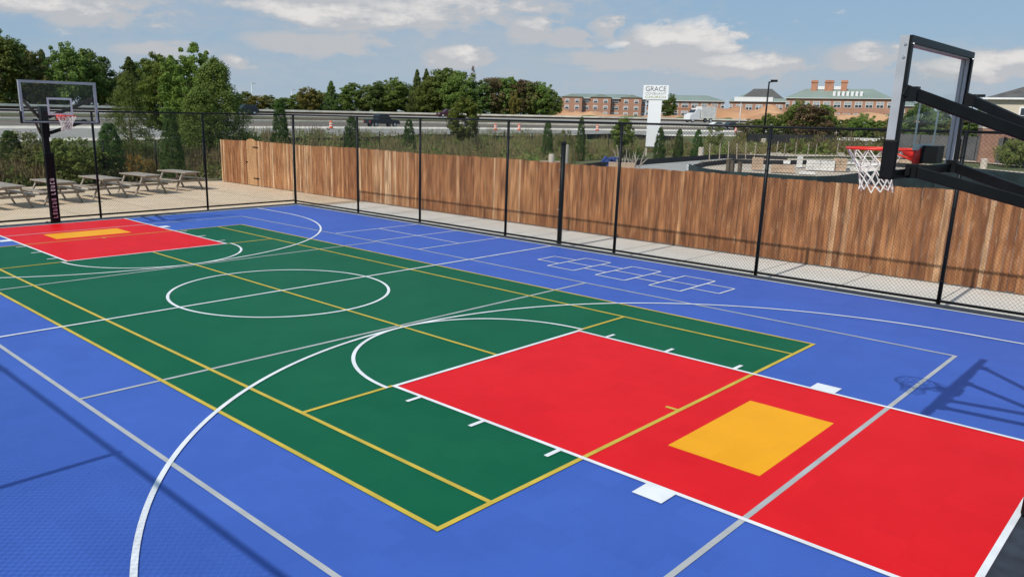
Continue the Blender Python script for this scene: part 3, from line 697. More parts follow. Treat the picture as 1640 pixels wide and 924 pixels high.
for u,d,vt,k,w,lb in [(375,260,152,'olive',34,'small pale olive tree right of the big dark conifer'),(392,280,148,'decA',34,'small green tree above the parked dark car'),(412,270,153,'gold',36,'small yellowish tree left of the pointed arborvitae'),
 (432,280,152,'olive',36,'small olive tree behind the pointed arborvitae'),(457,270,156,'decB',36,'low green tree right of the pointed arborvitae'),(478,250,150,'decA',32,'green tree left of the golden tree'),
 (494,240,139,'gold',40,'golden yellow tree in the middle of the low tree line'),(511,250,144,'olive',34,'olive tree right of the golden tree'),(530,240,130,'pine',36,'pointed spruce right of the golden tree'),
 (549,250,150,'decB',32,'low tree between the spruce and the open topped tree'),(564,225,132,'decB',40,'open topped tree right of the spruce'),(588,225,138,'decA',40,'green tree above the dark pickup truck, left one'),
 (608,220,131,'decC',44,'dark green tree above the dark pickup truck'),(632,220,127,'decA',48,'broad green tree right of the dark pickup truck'),(655,225,136,'decC',40,'dark tree left of the twin topped tree'),
 (668,215,112,'pine',34,'left top of the tall twin pointed trees'),(683,215,111,'pine',34,'right one of the tall twin pointed trees'),(690,210,125,'decA',50,'green tree in front of the twin pointed trees'),
 (712,210,108,'decB',56,'tall round tree left of the bare topped tree'),(738,205,118,'decA',58,'tree behind the young roadside tree'),(758,215,106,'bare',34,'thin grey bare topped tree'),
 (770,205,130,'decC',46,'dark tree below the bare topped tree'),(792,205,120,'brown',46,'russet brown tree right of the bare topped tree'),(816,205,122,'decB',42,'dark green tree between the two russet trees'),
 (836,205,124,'brown',44,'second russet tree, left of the last trees of the tree line'),(825,198,148,'gold',20,'small yellow tree in front of the russet trees'),(852,205,130,'olive',42,'olive tree near the right end of the tree line'),
 (868,205,134,'decA',40,'green tree second from the right end of the tree line'),(884,205,146,'decA',34,'last low green tree at the right end of the tree line'),(720,222,112,'decC',60,'dark tree at the back of the tall tree line'),(800,225,126,'decC',60,'dark tree behind the russet trees'),(850,225,134,'decC',60,'dark tree behind the right end of the tree line'),(620,240,136,'decC',70,'dark tree at the back above the pickup truck')]:
    plant(u,d,vt,k,w,lb,group=GC)
GA='small arborvitae planted between the fence and the motorway'
for u,d,vt,k,w,lb in [(447,62,160,'arb',32,'tall pointed arborvitae directly left of the corner fence post'),(563,64,186,'arbS',30,'arborvitae behind the second fence post'),
 (655,64,191,'arbS',24,'small arborvitae right of the dark pickup truck'),(878,62,193,'arbS',20,'small loose arborvitae left of the thick short black post'),(932,64,187,'arbS',16,'narrow columnar arborvitae right of the thick short black post'),
 (1059,72,204,'arbS',18,'dark arborvitae touching the right side of the sign pylon'),(1089,74,206,'arbS',16,'dark arborvitae second to the right of the sign pylon'),(1119,76,207,'arbS',18,'dark arborvitae third to the right of the sign pylon')]:
    plant(u,d,vt,k,w,lb,'shrub','arborvitae',GA)
plant(741,70,154,'sap',48,'bright green young tree by the road between two fence posts')
plant(1000,70,188,'sap',36,'thin dark young tree behind the fence post left of the sign')
plant(905,66,205,'loose',30,'loose green shrub behind the fence left of the columnar arborvitae','shrub','shrub')
plant(1147,82,196,'loose',30,'dark young tree right of the arborvitaes beside the sign')
plant(40,42,205,'loose',62,'small thin stemmed tree left of the far hoop pole')
plant(110,40,222,'bushG',95,'large dark shrub right of the far hoop pole','shrub','shrub')
plant(60,41,232,'bush',60,'olive shrub behind the far hoop pole','shrub','shrub')
plant(215,40.5,243,'flower',30,'shrub with orange flowers behind the picnic tables','shrub','flowering_shrub')
plant(238,41,252,'flower',20,'small orange flowering plant next to the arborvitae','shrub','flowering_shrub')
plant(1072,340,151,'decC',24,'round dark tree in front of the brick building, right of the sign board')
GR='bushes and small trees on the right in front of the large brick building'
for u,d,vt,k,w,lb in [(1205,135,190,'olive',36,'olive bush left of the dark street lamp'),(1232,130,184,'decA',36,'green bush at the foot of the dark street lamp'),(1262,120,180,'decB',44,'green bush left of the tall russet bush'),
 (1280,118,164,'decA',44,'tall green bush just left of the russet bush'),(1302,112,163,'brown',54,'tall russet bush in front of the large brick building'),(1322,116,166,'decB',38,'green bush just right of the russet bush'),
 (1345,120,186,'olive',40,'low olive bush right of the russet bush'),(1365,120,190,'decA',36,'low green bush above the white roofed trailer'),(1384,118,184,'decA',38,'bright green bush above the white roofed trailer'),
 (1408,118,192,'decB',44,'green bush left of the near backboard frame'),(1450,108,180,'olive',60,'olive tree seen through the left part of the near backboard'),(1480,105,162,'decC',50,'tall dark tree seen through the middle of the near backboard'),
 (1512,110,172,'decB',50,'green tree seen through the right part of the near backboard'),(1545,108,182,'olive',44,'olive bush right of the near backboard'),(1572,105,186,'decC',44,'dark bush left of the cream house'),(1588,112,160,'decA',34,'tree rising beside the corner of the cream house'),
 (1628,80,222,'bush',34,'olive shrub in front of the cream house')]:
    plant(u,d,vt,k,w,lb,group=GR)
# undergrowth nobody could count
def undergrowth(name,n,region,mats,hmin,hmax,nl,ls,label,cat,seed):
    r=random.Random(seed); mb=MB(); k=0; tr=0
    while k<n and tr<n*20:
        tr+=1
        q=region(r)
        if q is None: continue
        k+=1; x,y=q; g0=hz(x,y); h=r.uniform(hmin,hmax)*(1+.6*mn.noise(Vector((x*.12,y*.12,seed)))); m=r.choice(mats); tn=r.random()
        w=h*r.uniform(.5,.9)
        for i in range(nl):
            d=rnd_dir(r); z=abs(d.z)
            p=Vector((x+d.x*w,y+d.y*w,g0+z*h*r.uniform(.3,1.)))
            nrm=Vector((d.x+r.uniform(-.6,.6),d.y+r.uniform(-.6,.6),r.uniform(-.2,.7))).normalized()
            tt=min(1,max(0,tn*.6+.2+r.uniform(-.2,.2)))
            if m is LF_DRY:
                hb=h*r.uniform(.25,.6); a=Vector((r.uniform(-1,1),r.uniform(-1,1),0)); a.normalize(); lean=Vector((r.uniform(-.3,.3),r.uniform(-.3,.3),1))*hb
                o_=len(mb.v); wv=ls*.16; mb.v+=[tuple(p-a*wv),tuple(p+a*wv),tuple(p+lean+a*wv*.3),tuple(p+lean-a*wv*.3)]
                mb.f.append((o_,o_+1,o_+2,o_+3)); mb.m.append(mb.mi(m)); mb.t.append(tt)
            else: leaf(mb,p,nrm,ls*r.uniform(.5,1.3),m,tt,r,1.3)
    o=mb.build(name); o['kind']='stuff'; o['label']=label; return o
def reg_left(r):
    u=r.uniform(-60,385); P=at_d(u,200,r.uniform(33,52))
    if P.x>-25.3 and P.y<12.6: return None
    return (P.x,P.y) if s_of(P.x,P.y)<-25 else None
def reg_mid(r):
    u=r.uniform(385,1240); P=at_d(u,200,r.uniform(44,100))
    s=s_of(P.x,P.y)
    if s>-24 : return None
    dd=(Vector((P.x,P.y))-Vector((CAM.x,CAM.y))).length
    if u>905 and dd<62+ (u-905)*.075: return None
    if P.y<13.5: return None
    if 1022<u<1066 and dd<84: return None
    return (P.x,P.y)
def reg_right(r):
    u=r.uniform(1180,1680); P=at_d(u,200,r.uniform(90,150))
    return (P.x,P.y) if s_of(P.x,P.y)<-23 else None
undergrowth('wild_undergrowth',950,reg_left,[LF_DRY,LF_DRY,LF_OLV,LF_OLV,LF_DEC],.35,1.25,90,.10,'tangled green and straw coloured undergrowth behind the picnic tables','undergrowth',21)
undergrowth('wild_undergrowth',1900,reg_mid,[LF_DRY,LF_OLV,LF_OLV,LF_BRN,LF_DEC,LF_DRY],.35,1.3,85,.13,'olive and straw coloured undergrowth between the wooden fence and the motorway','undergrowth',22)
undergrowth('wild_undergrowth',420,reg_right,[LF_DRY,LF_OLV,LF_DEC],.5,1.8,60,.3,'low green undergrowth in front of the brick buildings on the right','undergrowth',23)

# ------------------------------------------------------------------ boundary and silt fences
def P2(u,v,z): p=at_z(u,v,z); return (p.x,p.y)
sf=thing('silt_fence','black silt fence along the foot of the roadside slope','silt fence')
pts=[hw(y,-27.5-1.2*math.sin(y*.21)) for y in range(22,96,4)]
MB().ribbon(pts,lambda p:hz(*p)-.05,.75,.02,SILT).build('cloth',sf)
for p in pts[::2]: MB().box(p[0]-.025+.04,p[0]+.025+.04,p[1]-.025,p[1]+.025,hz(*p)-.1,hz(*p)+.95,GREYW).build('stake',sf)
A=P2(540,236,1.5); 
bx0,by0=-38,30; bx1,by1=-30,62
t=thing('boundary_fence','thin black post and wire fence in the undergrowth behind the wooden fence','fence',(0,0,0))
for k in range(12):
    q=k/11; x=bx0+(bx1-bx0)*q; y=by0+(by1-by0)*q
    MB().tube([(x,y,-.2),(x,y,1.75)],.035,BLK,n=8).build('post',t,True)
wm=MB()
for z in (.4,.8,1.2,1.65): wm.tube([(bx0,by0,z),(bx1,by1,z)],.006,VINYL,n=5)
wm.build('wires',t)
t=thing('boundary_fence','thin black post and wire fence in the undergrowth behind the picnic tables','fence',(0,0,0))
for k in range(9):
    q=k/8; x=-25.3-.5*q; y=-8+20*q
    MB().tube([(x,y,-.2),(x,y,1.7)],.035,BLK,n=8).build('post',t,True)
wm=MB()
for z in (.4,.8,1.2,1.65): wm.tube([(-25.3,-8,z),(-25.8,12,z)],.006,VINYL,n=5)
wm.build('wires',t)

# ------------------------------------------------------------------ construction pit beyond the wooden fence
dz=-.085
drv=[P2(u,v,0) for u,v in [(900,268),(960,261),(1020,257),(1100,252),(1170,247),(1240,246)]]
inn=[P2(u,v,0) for u,v in [(1240,251),(1180,252),(1125,256),(1106,264),(1120,272),(1160,282)]]
mb=MB(); poly=drv+inn+[(-6,20.),(-12,17.),(-22,20)]
mb.sheet(poly[::-1],-.13,GRAV); mb.sheet([p for p in [(-14,11.2),(16,11.2),(22,30),(-6,20)]],-.135,GRAV); struct(mb.build('gravel_driveway'))
pit=[P2(u,v,0) for u,v in [(1108,262),(1130,256),(1180,253),(1250,252),(1330,253),(1400,255),(1500,262),(1700,278),(1800,330),(1640,330),(1500,315),(1380,305),(1300,300),(1200,290),(1140,277)]]
MB_=MB(); MB_.sheet(pit[::-1],-.115,SAND); struct(MB_.build('sand_pit_floor'))
bank=[P2(u,v,0) for u,v in [(1180,246),(1240,237),(1330,236),(1440,239),(1560,249),(1700,262),(1700,270),(1560,258),(1440,251),(1330,249),(1250,249)]]
MB_=MB(); MB_.sheet(bank[::-1],-.11,SAND); struct(MB_.build('sandy_bank'))
# dark tarpaulin liner around the near side of the pit
tp=[(1104,263),(1118,268),(1140,271.5),(1170,275),(1200,276.5),(1240,279),(1276,281.5),(1310,282.5),(1340,281.5),(1368,278),(1400,274),(1450,271),(1500,270),(1560,272),(1640,279),(1720,287)]
lz=.95
pl=[P2(u,v,lz) for u,v in tp]
ln=MB(); ln.ribbon(pl,-.3,lz+.3,.05,TARP)
tag(ln.build('pit_tarpaulin'),'dark teal tarpaulin along the near side of the sand pit above the wooden fence','tarpaulin')
pl2=[P2(u,v,.5) for u,v in [(1104,261),(1112,257),(1130,253),(1160,250.5),(1180,249.5),(1215,250.5),(1250,251),(1300,251),(1360,252),(1440,255),(1560,263),(1700,276)]]
tag(MB().ribbon(pl2,-.2,.42,.04,SILT).build('pit_liner'),'dark liner along the far rim of the sand pit','tarpaulin')
pl3=[P2(u,v,.4) for u,v in [(915,262),(938,259),(960,256.5),(1020,253),(1100,248),(1162,244.5),(1215,246),(1262,248)]]
tag(MB().ribbon(pl3,-.2,.46,.04,SILT).build('silt_fence'),'low black silt fence curving along the outside of the gravel driveway','silt fence')
wl_=MB(); wp=[P2(u,v,.3) for u,v in [(1104,265),(1110,270),(1122,276),(1137,282)]]; wl_.ribbon(wp,-.2,.55,.35,PWHITE); tag(wl_.build('retaining_wall'),'short white concrete wall at the left tip of the sand pit','wall')
# stakes along the far rim
def one(name,label,cat,mbf,loc,group=None,rz=0):
    t=thing(name,label,cat,loc,rz,group); return t
kst=0
stk=[(1136,.95),(1152,.9),(1166,1.0),(1180,.9),(1194,.95),(1208,.9),(1243,.9),(1256,.8),(1274,.85),(1293,.8),(1306,.8),(1340,.8)]
sm=None
for u,hh in stk:
    v=246 if u>1230 else 254-(u-1136)*.05
    p=P2(u,v+3,0)
    if sm is None: sm=MB().box(-.035,.035,-.035,.035,-.1,1.,GREYW).mesh('stake')
    o=bpy.data.objects.new('wooden_stake',sm); col.objects.link(o); o.location=(*p,-.06); o.scale=(1,1,hh*1.5); o.rotation_euler=(random.uniform(-.08,.08),random.uniform(-.08,.08),random.random())
    tag(o,'wooden stake, one of the thin upright stakes along the far rim of the sand pit','stake','thin stakes along the far rim of the sand pit')
tall=MB().box(-.16,.16,-.16,.16,-.1,1.9,BARK).mesh('pile')
for u,v,hh,lb in [(1165,283,1.,'left one of three short dark timber piles inside the sand pit'),(1172,281,.85,'middle one of three short dark timber piles inside the sand pit'),(1184,282,.8,'right one of three short dark timber piles inside the sand pit')]:
    p=P2(u,v-4,0); o=bpy.data.objects.new('timber_pile',tall); col.objects.link(o); o.location=(*p,-.06); o.scale=(.6,.6,hh*.5); tag(o,lb,'pile')
def pillar(u,vb,vt,wpx,z0,label):
    p=at_z(u,vb,z0); d=math.hypot(p.x-CAM.x,p.y-CAM.y); top=at_d(u,vt,d).z; r=wpx*d/FPX/2
    mb=MB(); mb.tube([(0,0,-.1),(0,0,top-z0-.03),(0,0,top-z0)],[r,r,r*.93],COLUM,n=24); o=mb.build('concrete_pillar',smooth=False,loc=(p.x,p.y,z0)); tag(o,label,'pillar')
pillar(903,280,232,11.5,0,'tall round concrete pillar standing right of the thick black post')
pillar(882,282,247,9,0,'short round concrete pillar left of the thick black post')
pillar(1122,251,236,8,0,'small round concrete pillar at the outer edge of the gravel driveway')
pillar(1222,238,222,7,0,'small round concrete pillar left of the fence post near the lamp')
pillar(1574,273,254,8,0,'small round concrete pillar below the near hoop arms')
def block(u,vb,wpx,hpx,m,label,name='block_stack',cat='blocks',z0=-.05,dep=.5,rz=None):
    p=at_z(u,vb,z0); d=math.hypot(p.x-CAM.x,p.y-CAM.y); w=wpx*d/FPX; h=hpx*d/FPX
    mb=MB(); nrow=max(1,int(h/.2)); nx=max(1,int(w/.42))
    for i in range(nrow):
        for j in range(nx):
            x0=-w/2+j*w/nx+random.uniform(0,.02); mb.box(x0,x0+w/nx-.02,-dep/2+random.uniform(-.02,.02),dep/2,i*h/nrow,(i+1)*h/nrow-.012,m)
    o=mb.build(name,loc=(p.x,p.y,z0)); o.rotation_euler.z=math.atan2(p.y-CAM.y,p.x-CAM.x)-math.pi/2+(rz or 0)
    tag(o,label,cat); return o
block(880,281,32,22,STACKT,'pale timber and block stack on the left of the thick black post',z0=0,dep=1)
block(995,276,40,15,STACKT,'pale block stack behind the wooden fence near the driftwood',z0=0,dep=1)
block(1212,272,16,18,STACKT,'orange tan block stack left of the fence post in the sand pit')
block(1248,262,30,5,STACKW,'low row of white blocks right of the fence post in the sand pit')
block(1253,276,32,11,STACKT,'tan block pile beside the fence post in the sand pit')
block(1280,268,8,16,STACKW,'narrow upright white block stack in the middle of the sand pit')
block(1313,273,38,14,STACKW,'long white block stack in the middle of the sand pit')
block(1292,279,22,4,STACKW,'low white slab in front of the long white block stack')
block(1344,274,18,18,STACKT,'tan block stack left of the near hoop net')
block(1378,264,40,4,STACKW,'white slabs behind the near hoop net')
block(1378,274,40,5,STACKW,'lower white slabs behind the near hoop net')
block(1300,260,130,2.2,STACKT,'long low row of tan kerb stones at the back of the sand pit')
block(1440,262,60,6,STACKT,'tan stones seen through the near backboard')
p=at_z(976,270,0); mb=MB()
for i in range(12):
    q=random.random()*6.28; mb.bar((random.uniform(-.4,.4),random.uniform(-.3,.3),random.uniform(.1,.75)),(random.uniform(-.5,.5),random.uniform(-.3,.3),random.uniform(.1,.75)),.25,.10,BLUET)
tag(mb.build('crumpled_tarp',loc=(p.x,p.y,0)),'crumpled blue tarp heap on the driveway edge behind the wooden fence','tarp')
for u,v,lb in ((988,268,'pile of bare grey branches left of the fence post on the driveway edge'),(1013,268,'pile of bare grey branches right of the fence post on the driveway edge')):
    p=at_z(u,v,0); mb=MB(); rr=random.Random(u)
    for i in range(9):
        a=Vector((rr.uniform(-.5,.5),rr.uniform(-.3,.3),0)); e=a+Vector((rr.uniform(-.8,.8),rr.uniform(-.3,.3),rr.uniform(.5,1.5))); mb.tube([a,(a+e)/2+Vector((.05,0,.05)),e],[.045,.035,.015],GREYW,n=6)
    tag(mb.build('branch_pile',loc=(p.x,p.y,.0)),lb,'branches')
# grey panel fences at the back right
def panel_fence(pts,h,m,label,z=-.1):
    t=thing('panel_fence',label,'fence'); MB().ribbon(pts,z,h,.04,m).build('panels',t)
    for p in pts: MB().tube([(p[0],p[1],z),(p[0],p[1],z+h+.1)],.05,BLK,n=8).build('post',t)
panel_fence([P2(u,v,0) for u,v in [(1195,236),(1235,238),(1275,239),(1310,240),(1335,241)]],1.75,SILT,'dark screened fence below the russet bush')
panel_fence([P2(u,v,0) for u,v in [(1425,246),(1470,249),(1515,252),(1560,256),(1602,260)]],2.2,GREYF,'grey panel fence seen below the near backboard and right of it')
panel_fence([P2(u,v,0) for u,v in [(1604,260.5),(1640,264),(1690,268)]],2.2,SILT,'dark screened fence at the right picture edge')
tr=thing('site_trailer','long low white roofed grey shed left of the near backboard','shed',(*P2(1380,238,0),-.06)); tr.rotation_euler.z=math.atan2(tr.location.y-CAM.y,tr.location.x-CAM.x)-math.pi/2
MB().box(-3.6,3.6,-1.3,1.3,0,1.0,GREYF).build('wall',tr); MB().box(-3.8,3.8,-1.5,1.5,1.002,1.35,STACKW).build('roof',tr)
for i in range(6): MB().box(-3.3+i*1.15,-2.4+i*1.15,-1.33,-1.302,.25,.85,METG).build('wall_panel',tr)

# ------------------------------------------------------------------ sign, lamps
p=at_z(1043,247,-.06); d=math.hypot(p.x-CAM.x,p.y-CAM.y); px=d/FPX
sg=thing('pylon_sign','tall white church sign on a white pylon reading GRACE COVENANT','sign',(p.x,p.y,-.06),math.atan2(p.y-CAM.y,p.x-CAM.x)-math.pi/2)
zt=at_d(1048,137,d).z+.06; zb=at_d(1048,160,d).z+.06; zl=at_d(1043,235,d).z+.06
MB().box(-1.0*px*9.5,px*10,-.22,.22,zl,zb,SIGNW).build('pylon',sg)
pn=MB().box(-px*18.5,px*18.5,-.28,.28,zb+.003,zt,SIGNW).build('sign_panel',sg)
for s in (-1,1): MB().box(s*px*8-.07,s*px*8+.07,-.07,.07,-.3,zl-.002,COLUM).build('support_post',sg)
MB().box(-px*8,px*8,-.05,.05,zl-.12,zl-.003,COLUM).build('crossbar',sg)
def text(s,w,h,x,y,z,m,parent,name):
    cu=bpy.data.curves.new(name,'FONT'); cu.body=s; cu.align_x='CENTER'; cu.extrude=.006; cu.size=1
    to=bpy.data.objects.new(name,cu); col.objects.link(to); bpy.context.view_layer.update()
    me=bpy.data.meshes.new_from_object(to); bpy.data.objects.remove(to)
    xs=[v.co.x for v in me.vertices]; ys=[v.co.y for v in me.vertices]
    sx=w/(max(xs)-min(xs)); sy=h/(max(ys)-min(ys)); cx_=(max(xs)+min(xs))/2; y0=min(ys)
    for v in me.vertices: v.co=((v.co.x-cx_)*sx,-v.co.z,(v.co.y-y0)*sy)
    me.materials.clear(); me.materials.append(m)
    o=bpy.data.objects.new(name,me); col.objects.link(o); o.parent=parent; o.location=(x,y,z); return o
hS=zt-zb
text('GRACE',px*30,hS*.33,0,-.288,zb+hS*.58,TXTG,pn,'lettering'); text('COVENANT',px*30,hS*.16,0,-.288,zb+hS*.34,TXTG2,pn,'lettering'); text('CHURCH',px*30,hS*.16,0,-.288,zb+hS*.10,TXTO,pn,'lettering')
def lamp(u,vt,d,m,label,r=.09,head=1,name='street_lamp',wf=1.):
    P=at_d(u,vt,d); g0=hz(P.x,P.y); H=P.z-g0
    t=thing(name,label,'street lamp' if head else 'pole',(P.x,P.y,g0),math.atan2(P.y-CAM.y,P.x-CAM.x)-math.pi/2)
    MB().tube([(0,0,-.2),(0,0,H)],[r,r*.7],m,n=10).build('pole',t,True)
    if head: 
        MB().tube([(0,0,H-.1),(.5*wf,0,H)],r*.5,m,n=8).build('arm',t,True)
        MB().box(.15*wf,.95*wf,-.25,.25,H-.06,H+.2,m).build('lamp_head',t)
lamp(1232,131,105,BLK,'tall dark street lamp rising above the brick buildings',r=.13)
lamp(1187,165,150,METG,'pale thin pole in front of the smaller brick building',head=0,name='metal_pole')
lamp(403,134,300,METG,'pale distant lamp pole above the small olive trees',r=.22,wf=1.5)
lamp(467,144,300,METG,'pale distant lamp pole left of the golden tree',r=.2,wf=1.5)
lamp(1560,155,95,BLK,'small dark lamp just right of the near backboard',r=.07)
lamp(553,141,280,METG,'pale distant pole right of the spruce',r=.2,head=0,name='metal_pole')

# ------------------------------------------------------------------ buildings
def win(mb,x,z,w,h,y): 
    mb.box(x-w/2-.16,x+w/2+.16,y-.09,y-.01,z-.12,z+h+.14,PWHITE); mb.box(x-w/2,x+w/2,y-.12,y-.091,z,z+h*.45,GLASSD); mb.box(x-w/2,x+w/2,y-.12,y-.091,z+h*.451,z+h,BLIND); mb.box(x-w/2,x+w/2,y-.15,y-.121,z+h*.48,z+h*.54,PWHITE)
def facade_frame(u0,u1,d,zb_off=0):
    a=at_d(u0,190,d); b=at_d(u1,190,d); mid=(a+b)/2; L_=(b-a).xy.length; ang=math.atan2(b.y-a.y,b.x-a.x); return mid,L_,ang
def brick_building(label,u0,u1,d,v_eave,v_ridge,v_base,floors,ncol,wing=None,depth=16,hip=True,turn=0,dormers=0,skip=()):
    mid,L_,ang=facade_frame(u0,u1,d); uc=(u0+u1)/2
    ze=at_d(uc,v_eave,d).z; zr=at_d(uc,v_ridge,d+depth/2).z; zb_=min(at_d(uc,v_base,d).z,hz(mid.x,mid.y))-1
    t=thing('brick_building',label,'building',(mid.x,mid.y,zb_),ang+turn); He=ze-zb_; Hr=zr-zb_
    MB().box(-L_/2,L_/2,0,depth,0,He,BRICK).build('wall',t)
    MB().box(-L_/2-.05,L_/2+.05,-.12,depth+.1,He*.62,He*.62+.35,PWHITE if False else BRICKC).build('string_course',t)
    e=.9; rf=MB(); hi=depth*.45 if hip else 0
    rf.add([(-L_/2-e,-e,He+.002),(L_/2+e,-e,He+.002),(L_/2+e,depth+e,He+.002),(-L_/2-e,depth+e,He+.002),(-L_/2+hi,depth/2,Hr),(L_/2-hi,depth/2,Hr)],[(3,2,1,0),(0,1,5,4),(1,2,5),(2,3,4,5),(3,0,4)],GROOF)
    ro=rf.build('roof',t); MB().box(-L_/2-e,L_/2+e,-e-.05,-e+.12,He-.12,He+.05,PWHITE).build('gutter',ro)
    fh=He/(floors+.6)
    for i in range(floors):
        for j in range(ncol):
            if (i,j) in skip: continue
            x=-L_/2+(j+.5)*L_/ncol; mb=MB(); win(mb,x+(.7 if j%2 else -.7)*(L_/ncol/4),He-(i+1)*fh+.7,1.15,fh*.5,0); mb.build('window',t)
    return t,L_,He,Hr,depth
tL,L_,He,Hr,dp=brick_building('long three storey brick building with a pale green roof, left part, behind the sign',890,1032,330,158,151,190,3,18)
for x in (-L_*.32,0,L_*.34):   # projecting gabled bays
    gb=MB(); gb.box(x-4,x+4,-2.5,-.01,0,He+.4,BRICK); o=gb.build('bay',tL)
    g2=MB(); g2.add([(x-4.3,-2.9,He+.403),(x+4.3,-2.9,He+.403),(x,-2.9,He+1.6),(x-4.3,4,He+.403),(x+4.3,4,He+.403),(x,4,He+1.6)],[(0,1,2),(5,4,3),(0,2,5,3),(2,1,4,5),(0,3,4,1)],GROOF); g2.build('bay_roof',o)
    for i in range(3):
        for xx in (-2,2): mb=MB(); win(mb,x+xx,He-(i+1)*He/3.6+.7,1.4,He/3.6*.5,-2.5); mb.build('bay_window',o)
tM,*_=brick_building('long brick building with a grey green roof to the right of the sign board',1034,1158,360,162,153,190,2,16)
t3,L3,He3,Hr3,dp3=brick_building('smaller brick building with a hipped grey roof left of the dark street lamp',1166,1262,400,163,150,200,2,12)
hpn=MB(); hpn.add([(-10,1,He3+.3),(12,1,He3+.3),(12,15,He3+.3),(-10,15,He3+.3),(-3,8,He3+6.),(5,8,He3+6.)],[(3,2,1,0),(0,1,5,4),(1,2,5),(2,3,4,5),(3,0,4)],ROOFD); hpn.build('upper_roof',t3)
MB().box(-L3/2+2,-L3/2+19,-.5,-.15,He3+.1,He3+2.0,PWHITE).build('white_parapet',t3)
t4,L4,He4,Hr4,dp4=brick_building('large brick building with green roof and three brick chimneys on the right',1256,1424,380,158,143,215,3,20)
for fx,w in ((-.245,2.4),(-.10,3.4),(.045,2.4)):
    x=fx*L4; MB().box(x-w/2,x+w/2,dp4/2-2,dp4/2+2,Hr4-1.5,Hr4+3.6,BRICKC).build('chimney',t4); MB().box(x-w/2-.3,x+w/2+.3,dp4/2-2.3,dp4/2+2.3,Hr4+2.6,Hr4+3.1,BRICKC).build('chimney_band',t4)
MB().box(-.24*L4,.04*L4,dp4/2-1.2,dp4/2+1.2,Hr4-.3,Hr4+1.1,PWHITE).build('white_roof_parapet',t4)
for k in range(7):
    x=-.04*L4+k*1.75; z=He4+(Hr4-He4)*.35; yy=dp4/2*.35-1
    o=MB().box(x-.5,x+.5,yy-.4,yy+2.2,z-.7,z+1.5,PWHITE).build('dormer',t4)
brick_building('end wing of the large brick building half hidden by the near backboard frame',1422,1470,385,170,160,215,2,5)
# cream house
hp_=at_d(1583,156,86); Hh=hp_.z
hu=thing('house','two storey cream house with brick lower floor and dark roof at the right edge','house',(hp_.x,hp_.y,-.1),R(14))
MB().box(0,14,0,9,0,3.0,BRICKH).build('brick_wall',hu)
MB().box(-.03,14.03,-.03,9.03,3.002,Hh,SIDING).build('siding_wall',hu)
rf=MB(); rf.add([(-.4,-.4,Hh+.004),(14.4,-.4,Hh+.004),(14.4,9.4,Hh+.004),(-.4,9.4,Hh+.004),(5,4.5,Hh+1.9),(9.5,4.5,Hh+1.9)],[(3,2,1,0),(0,1,5,4),(1,2,5),(2,3,4,5),(3,0,4)],ROOFD)
ro=rf.build('roof',hu); MB().box(-.45,14.45,-.48,-.38,Hh-.1,Hh+.06,PWHITE).build('gutter',ro)
for x in (3.2,7,11):
    wb=MB(); wb.box(x-.75,x+.75,-.1,-.04,Hh-2.2,Hh-.7,PWHITE); wb.box(x-.62,x+.62,-.12,-.101,Hh-2.07,Hh-.83,GLASSD); wb.box(x-.02,x+.02,-.135,-.121,Hh-2.07,Hh-.83,PWHITE); wb.box(x-.62,x+.62,-.135,-.121,Hh-1.48,Hh-1.44,PWHITE); wb.build('window',hu)
# soil mounds in front of the brick buildings
def mound(u,d,w,h,dep,m,name,seed,lift=0):
    c=at_d(u,190,d); g0=hz(c.x,c.y); ang=math.atan2(c.y-CAM.y,c.x-CAM.x)-math.pi/2; mb=MB(); nx,ny=28,10; vs=[]
    for j in range(ny+1):
        for i in range(nx+1):
            a=i/nx*2-1; b_=j/ny*2-1; e=max(0,1-abs(a)**4)*max(0,1-b_*b_); z=h*e*(.75+.5*mn.noise(Vector((a*4+seed,b_*2,seed))))-.3
            x=a*w/2; y=b_*dep/2; vs.append((x,y,z+lift))
    mb.add(vs,[(j*(nx+1)+i,j*(nx+1)+i+1,(j+1)*(nx+1)+i+1,(j+1)*(nx+1)+i) for j in range(ny) for i in range(nx)],m)
    o=mb.build(name,smooth=True,loc=(c.x,c.y,g0)); o.rotation_euler.z=ang; return struct(o)
mound(925,290,26,3.6,14,SOIL,'soil_mound',1); mound(1000,300,60,1.9,16,SOIL,'soil_mound',2); mound(1110,300,50,2.4,18,SOIL,'soil_mound',3); mound(1215,330,60,7.0,26,SOIL,'soil_mound',4); mound(1330,330,70,5.2,26,SOIL,'soil_mound',5); mound(1280,300,40,5.0,22,SOIL,'soil_mound',8)
mound(990,262,52,1.6,10,GRASS,'grass_bank',6); mound(1125,265,26,2.,9,GRASS,'grass_bank',7); mound(915,262,14,1.4,8,GRASS,'grass_bank',9)

